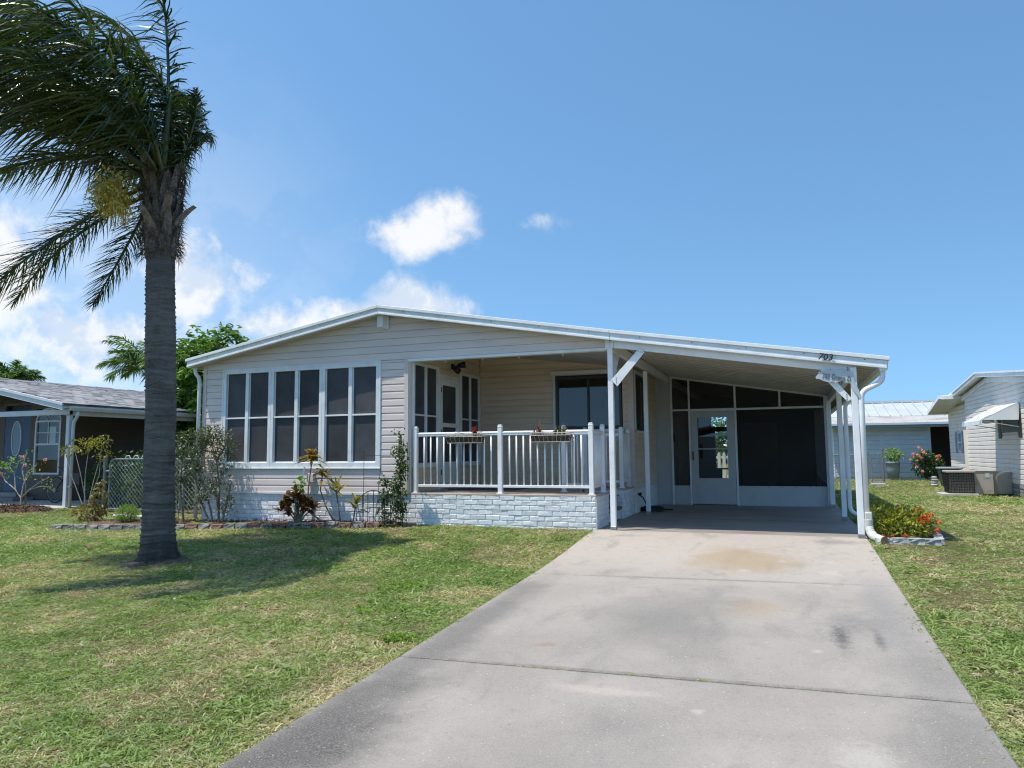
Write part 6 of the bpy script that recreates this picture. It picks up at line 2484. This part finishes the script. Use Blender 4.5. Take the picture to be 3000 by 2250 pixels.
def far_palm(label, x, y, top, n, L, seed, lean=0.0):
    r = np.random.default_rng(seed)
    g = -.1
    t = thing('palm_tree', label, 'palm tree', (x, y, g))
    m = MB()
    m.tube([(x - lean, y, g), (x - lean * .4, y, top * .5), (x, y, top)], [.17, .13, .11], 10)
    m.build('trunk', 'trunk', t, smooth=True)
    for k in range(n):
        a = k * 2.4 + r.uniform(-.3, .3)
        e = r.uniform(.1, 1.1)
        d = np.array([math.cos(a) * math.cos(e), math.sin(a) * math.cos(e), math.sin(e)])
        frond(t, (x, y, top), d, L * r.uniform(.8, 1.1), wind=-RT * .18, grav=.62, n=54, leaf=.6, wid=.045, mat='leaf_farpalm', blow=(-.3, 0, -1), droop=.5, rng=r, r0=.03)


far_palm('arching palm crown behind the grey shingle roof left of the trunk', -25.6, 24.0, 4.9, 24, 2.2, 21)
far_palm('small palm crown showing above the roof at the far left edge', -34.0, 24.0, 4.75, 18, 1.2, 22)
bush('back_tree', 'leafy green tree behind the white picket fence', 'tree', (-3.2, 30.5, 0), [((-3.4, 30.5, 1.6), (1.6, 1.0, 1.0), 1), ((-2.4, 30.8, 2.7), (1.7, 1.1, 1.2), 1.3), ((-4.2, 30.8, 2.4), (1.2, 1, 1.1), 1)], 5200, .17, .09, 'leaf_mango', nst=24, stemr=.05)

n = 9000
x = RNG.uniform(-75, 75, n)
h = 2.6 + 1.1 * np.sin(x * .31) + .8 * np.sin(x * .83 + 1)
P = np.stack([x, 74 + RNG.uniform(-2.5, 2.5, n), RNG.random(n) ** .8 * h], -1)
o = arrays_obj('distant_trees', *strips(P, rand_dirs(n) + ZU * .3, RNG.uniform(.5, 1.0, n), .5, droop=.3), 'leaf_rose')
tag(o, 'distant dark green belt of trees along the horizon', 'trees', kind='stuff')

# ---------------------------------------------------------------- porch planters


def planter(label, x0, x1, kind):
    t = thing('rail_planter', label, 'planter', ((x0 + x1) / 2, 11.31, 1.40), 'wire baskets on the porch rail')
    y0, y1, zb, zt2 = 11.20, 11.365, 1.372, 1.515
    m = MB()
    ins = .035
    m.hexa([(x0 + ins, y0 + .03, zb + .004), (x1 - ins, y0 + .03, zb + .004), (x1 - ins, y1 - .02, zb + .004), (x0 + ins, y1 - .02, zb + .004), (x0 + .012, y0 + .008, zt2 - .03), (x1 - .012, y0 + .008, zt2 - .03), (x1 - .012, y1 - .006, zt2 - .03), (x0 + .012, y1 - .006, zt2 - .03)])
    m.build('coir_liner', 'coir', t)
    m = MB()

    def ring(z, i, r):
        p = [(x0 + i, y0 + i, z), (x1 - i, y0 + i, z), (x1 - i, y1 - i, z), (x0 + i, y1 - i, z), (x0 + i, y0 + i, z)]
        m.tube(p, r, 6, cap=False)
    ring(zt2, 0, .006)
    ring(zt2 - .04, .004, .005)
    ring(zb, .03, .006)
    k = int((x1 - x0) / .075)
    for i in range(k + 1):
        t_ = i / k
        xt, xb = x0 + (x1 - x0) * t_, x0 + .03 + (x1 - x0 - .06) * t_
        m.tube([(xt, y0, zt2), (xt, y0 + .004, zt2 - .04), (xb, y0 + .03, zb)], .0026, 5)
        if i < k:
            cx = xt + (x1 - x0) / k / 2
            m.tube([(cx + .016 * math.cos(a), y0 + .002, zt2 - .02 + .016 * math.sin(a)) for a in [j * .7 for j in range(8)]], .0026, 5)
    for x in (x0 + .1, x1 - .1):
        m.tube([(x, y1, zt2), (x, y1 + .03, 1.57), (x, y1 + .075, 1.555)], .005, 5)
    m.build('wire_basket', 'basket_wire', t)
    z = zt2 - .03
    if kind == 0:
        arrays_obj('red_rosette', *rosette((x1 - .17, 11.29, z + .03), 46, .085, .05, .7, .15), 'succulent', t)
        m = MB()
        m.tube([(x0 + .16, y0 - .004, zt2 + .006), (x0 + .22, y0 + .03, zt2 + .03), (x0 + .30, y1, zt2 + .01)], .006, 5)
        m.build('blue_twine', 'sign_blue', t)
        arrays_obj('sprig', *rosette((x1 - .05, 11.29, z + .02), 12, .05, .02, .7, .2), 'succulent_dark', t)
    else:
        for dx, L in ((.06, .10), (.15, .15), (.12, .11), (.58, .08)):
            arrays_obj('upright_succulent', *rosette((x0 + dx, 11.29, z), 8, L, .035, 1.3, .05), 'succulent_dark', t)
        for dx in (.27, .2, .13):
            arrays_obj('yellow_cactus', *rosette((x1 - dx, 11.29, z + .02), 40, .06, .028, .6, .1), 'cactus', t)


planter('wire rail planter holding a red rosette succulent, nearer the porch door', -5.37, -4.70, 0)
planter('wire rail planter with brown upright succulents and yellow cactus', -3.875, -3.19, 1)

# garden hose under the carport
HS = thing('garden_hose', 'dark green garden hose coiled on the carport floor at the wall tap', 'hose', (-2.66, 15.05, 0))
m = MB()
pts = [(XR + .03, 14.72, .34), (XR + .10, 14.74, .30), (XR + .16, 14.80, .15), (XR + .18, 14.85, .03)]
for k in range(120):
    a = k * .32
    r = .24 + .05 * math.sin(k * .13) + .02 * random.random()
    pts.append((-2.60 + r * math.cos(a) * .85, 15.1 + r * math.sin(a) * .8, .018 + .0006 * k + .004 * math.sin(k)))
pts += [(-2.4, 15.3, .02), (-2.25, 15.45, .016)]
m.tube(pts, .014, 6)
m.build('hose', 'hose', HS, smooth=True)
m = MB()
m.tube([(XR + .0, 14.72, .36), (XR + .08, 14.72, .36)], .022, 8)
m.tube([(XR + .06, 14.66, .385), (XR + .06, 14.78, .385)], .012, 6)
m.build('tap', 'black', HS)

# ================================================================== grass
tuftcol = bpy.data.collections.new('grass_tufts')
rgr = np.random.default_rng(31)
for k in range(7):
    n = 20 if k < 5 else 26
    a = rgr.uniform(0, 2 * np.pi, n)
    P = np.stack([rgr.normal(size=n) * .032, rgr.normal(size=n) * .032, np.full(n, -.006)], -1)
    sp = rgr.uniform(.5, 2.2, n)
    D = np.stack([np.cos(a) * sp, np.sin(a) * sp, rgr.uniform(.35, 1.1, n)], -1)
    L = rgr.uniform(.025, .058, n) * (1.0 if k < 5 else 1.5)
    V, F = strips(P, D, L, rgr.uniform(.0045, .0075, n), droop=.5, prof=BLADE, rng=rgr)
    me = arrays_mesh('tuft', V, F)
    me.materials.append(M['grass'])
    tuftcol.objects.link(bpy.data.objects.new('tuft', me))


def in_bed(x, y):
    pyy = np.interp(x, [p[0] for p in PATH], [p[1] for p in PATH])
    return (x > -12.75) & (x < -6.2) & (y > pyy - .05) & (y < np.where(x < -10.75, pyy + .95, 12))


def sample(n, x0, x1, y0, y1):
    x, y = rgr.uniform(x0, x1, n), rgr.uniform(y0, y1, n)
    d = np.hypot(x, y)
    keep = rgr.random(n) < np.clip((4.2 / np.maximum(d, 1)) ** 1.05, 0, 1)
    ax = np.degrees(np.arctan2(x, y)) + 20.4
    keep &= (np.abs(ax) < 44) & (d > 2.2)
    keep &= ~((x > -2.83) & (x < .98) & (y < 17.2))
    keep &= ~in_bed(x, y)
    keep &= np.hypot(x - PB[0], y - PB[1]) > .30 + .07 * np.sin(np.arctan2(y - PB[1], x - PB[0]) * 5)
    keep &= ~((x > -10.7) & (x < 1.02) & (y > 11.30))
    keep &= ~((x > 1.0) & (x < 2.1) & (y > 10.9) & (y < 12.5))
    keep &= ~((x < -17.0) & (y > 13.42))
    keep &= ~(((x + 17.3) / .95) ** 2 + ((y - 12.45) / .65) ** 2 < .9)
    keep &= ~((x > 5.55) & (y > 18)) & ~((y > 35.4))
    keep &= ~((x < -10.6) & (x > -15.2) & (y > 13.2))
    return x[keep], y[keep]


a = sample(62000 * 2, -15, -2.83, 1.5, 11.3)
b = sample(26000 * 2, .98, 8, 1.5, 24)
c = sample(9000, -20, -10.6, 9, 13.4)
d_ = sample(16000, 1, 6, 14, 35.4)
# growth hugging the driveway edges and its joints
ne = 5200
ey = rgr.uniform(1.8, 11.1, ne)
ex = np.where(rgr.random(ne) < .5, -2.85 + (.03 * np.sin(ey * 5.3) * np.sin(ey * 13.1 + 1)) + rgr.normal(size=ne) * .025, 1.0 + (.03 * np.sin(ey * 4.7 + 2) * np.sin(ey * 11.3)) + rgr.normal(size=ne) * .025)
jx, jy = [], []
for yy, runs in ((8.235, [(-1.5, -1.4), (-.9, -.7), (-.6, -.3), (.0, .05), (.25, .4)]), (5.10, [(-1.9, -1.5), (-.62, -.50), (.0, .1), (-1.1, -1.0)])):
    for r0_, r1_ in runs:
        k = int(90 * (r1_ - r0_)) + 3
        jx.append(rgr.uniform(r0_, r1_, k))
        jy.append(yy + rgr.normal(size=k) * .006)
jx, jy = np.concatenate(jx), np.concatenate(jy)
# coarser clumps of weedy grass
cx, cyy = rgr.uniform(-9, 3.2, 150), rgr.uniform(2.6, 10.5, 150)
near = rgr.random(150) < .45
cx = np.where(near, np.where(rgr.random(150) < .7, -2.95 - np.abs(rgr.normal(size=150)) * .5, 1.1 + np.abs(rgr.normal(size=150)) * .35), cx)
wx = (cx[:, None] + rgr.normal(size=(150, 26)) * rgr.uniform(.06, .2, (150, 1))).ravel()
wy = (cyy[:, None] + rgr.normal(size=(150, 26)) * rgr.uniform(.05, .14, (150, 1))).ravel()
ok = ~((wx > -2.86) & (wx < 1.0)) & ~in_bed(wx, wy) & ~((wx > 1.0) & (wx < 2.2) & (wy > 10.7))
wx, wy = wx[ok], wy[ok]
X = np.concatenate([a[0], b[0], c[0], d_[0], wx, ex, jx])
Y = np.concatenate([a[1], b[1], c[1], d_[1], wy, ey, jy])
Z = ground_z(X, Y) - .008
Z[-len(jx):] += .012
dist = np.hypot(X, Y)
lush = .5 + .5 * np.sin(X * 1.3 + 1.7 * np.sin(Y * .9)) * np.sin(Y * 1.1 + X * .35)
SC = rgr.uniform(.6, 1.15, len(X)) * (1 + .35 * lush ** 3) * np.clip(dist / 9, 1, 2.2)
nw_ = len(jx) + len(ex)
SC[-nw_ - len(wx):-nw_] = rgr.uniform(1.1, 2.0, len(wx))
SC[-len(jx):] = rgr.uniform(.2, .45, len(jx))
me = bpy.data.meshes.new('lawn_grass')
me.vertices.add(len(X))
me.vertices.foreach_set('co', np.stack([X, Y, Z], -1).astype(np.float32).ravel())
at = me.attributes.new('sc', 'FLOAT', 'POINT')
at.data.foreach_set('value', SC.astype(np.float32))
lawn = bpy.data.objects.new('lawn_grass', me)
col.objects.link(lawn)
tag(lawn, 'short patchy green and straw grass blades covering the lawns', 'grass', kind='stuff')
ng = bpy.data.node_groups.new('scatter', 'GeometryNodeTree')
ng.interface.new_socket('Geometry', in_out='INPUT', socket_type='NodeSocketGeometry')
ng.interface.new_socket('Geometry', in_out='OUTPUT', socket_type='NodeSocketGeometry')
gi, go = ng.nodes.new('NodeGroupInput'), ng.nodes.new('NodeGroupOutput')
ip = ng.nodes.new('GeometryNodeInstanceOnPoints')
ci = ng.nodes.new('GeometryNodeCollectionInfo')
ci.inputs['Collection'].default_value = tuftcol
ci.inputs['Separate Children'].default_value = True
ci.inputs['Reset Children'].default_value = True
rv = ng.nodes.new('FunctionNodeRandomValue')
rv.data_type = 'FLOAT_VECTOR'
rv.inputs[0].default_value = (-.18, -.18, 0)
rv.inputs[1].default_value = (.18, .18, 6.283)
na = ng.nodes.new('GeometryNodeInputNamedAttribute')
na.data_type = 'FLOAT'
na.inputs[0].default_value = 'sc'
ng.links.new(gi.outputs[0], ip.inputs['Points'])
ng.links.new(ci.outputs[0], ip.inputs['Instance'])
ip.inputs['Pick Instance'].default_value = True
ng.links.new(rv.outputs[0], ip.inputs['Rotation'])
ng.links.new(na.outputs[0], ip.inputs['Scale'])
ng.links.new(ip.outputs[0], go.inputs[0])
md = lawn.modifiers.new('scatter', 'NODES')
md.node_group = ng

# weeds, leaf litter and a dead leaf
for lab, x, y, n, r, L in (('bright green broad weed clump at the driveway edge', -3.08, 5.52, 150, .15, .10), ('low green weed patch beyond the larger clump along the driveway', -4.0, 7.25, 160, .3, .08), ('green weed tuft on the lawn half way to the palm', -3.75, 6.35, 120, .28, .07)):
    z = gz(x, y)
    t = thing('weed_clump', lab, 'weeds', (x, y, z))
    aa, rr = RNG.uniform(0, 2 * np.pi, n), r * np.sqrt(RNG.random(n))
    P = np.stack([x + rr * np.cos(aa), y + rr * np.sin(aa) * .8, np.full(n, z)], -1)
    V, F = strips(P, rand_dirs(n) * (1, 1, .4) + ZU * .9, RNG.uniform(.6, 1.2, n) * L, .016, droop=.5, prof=LEAF)
    arrays_obj('leaves', V, F, 'leaf_fine', t)
n = 1500
x, y = RNG.uniform(-14, 6, n), RNG.uniform(2.5, 20, n)
ok = ~((x > -2.9) & (x < 1.1)) & ~((x > -10.7) & (x < 1.1) & (y > 11)) & ~in_bed(x, y) & ~((x > 1) & (x < 2.2) & (y > 10.8) & (y < 12.6))
x, y = x[ok], y[ok]
V, F = strips(np.stack([x, y, ground_z(x, y) + .025], -1), rand_dirs(len(x)) * (1, 1, .3), RNG.uniform(.012, .035, len(x)), RNG.uniform(.008, .017, len(x)), droop=0, prof=ROUND)
o = arrays_obj('leaf_litter', V, F, 'litter')
tag(o, 'pale bits of shell and dry leaf scattered over the lawn', 'litter', kind='stuff')
DL = thing('dead_leaf', 'curled brown dead leaf lying on the lawn left of the palm', 'leaf', (-10.05, 8.4, gz(-10.05, 8.4) + .03))
arrays_obj('blade', *strips(np.array([[-10.12, 8.4, gz(-10.1, 8.4) + .05], [-10.1, 8.42, gz(-10.1, 8.4) + .06]]), np.array([[1, .3, .25], [.8, -.4, .35]]), .18, .075, droop=.5, prof=LEAF, roll=np.array([.3, -.4])), 'deadleaf', DL)
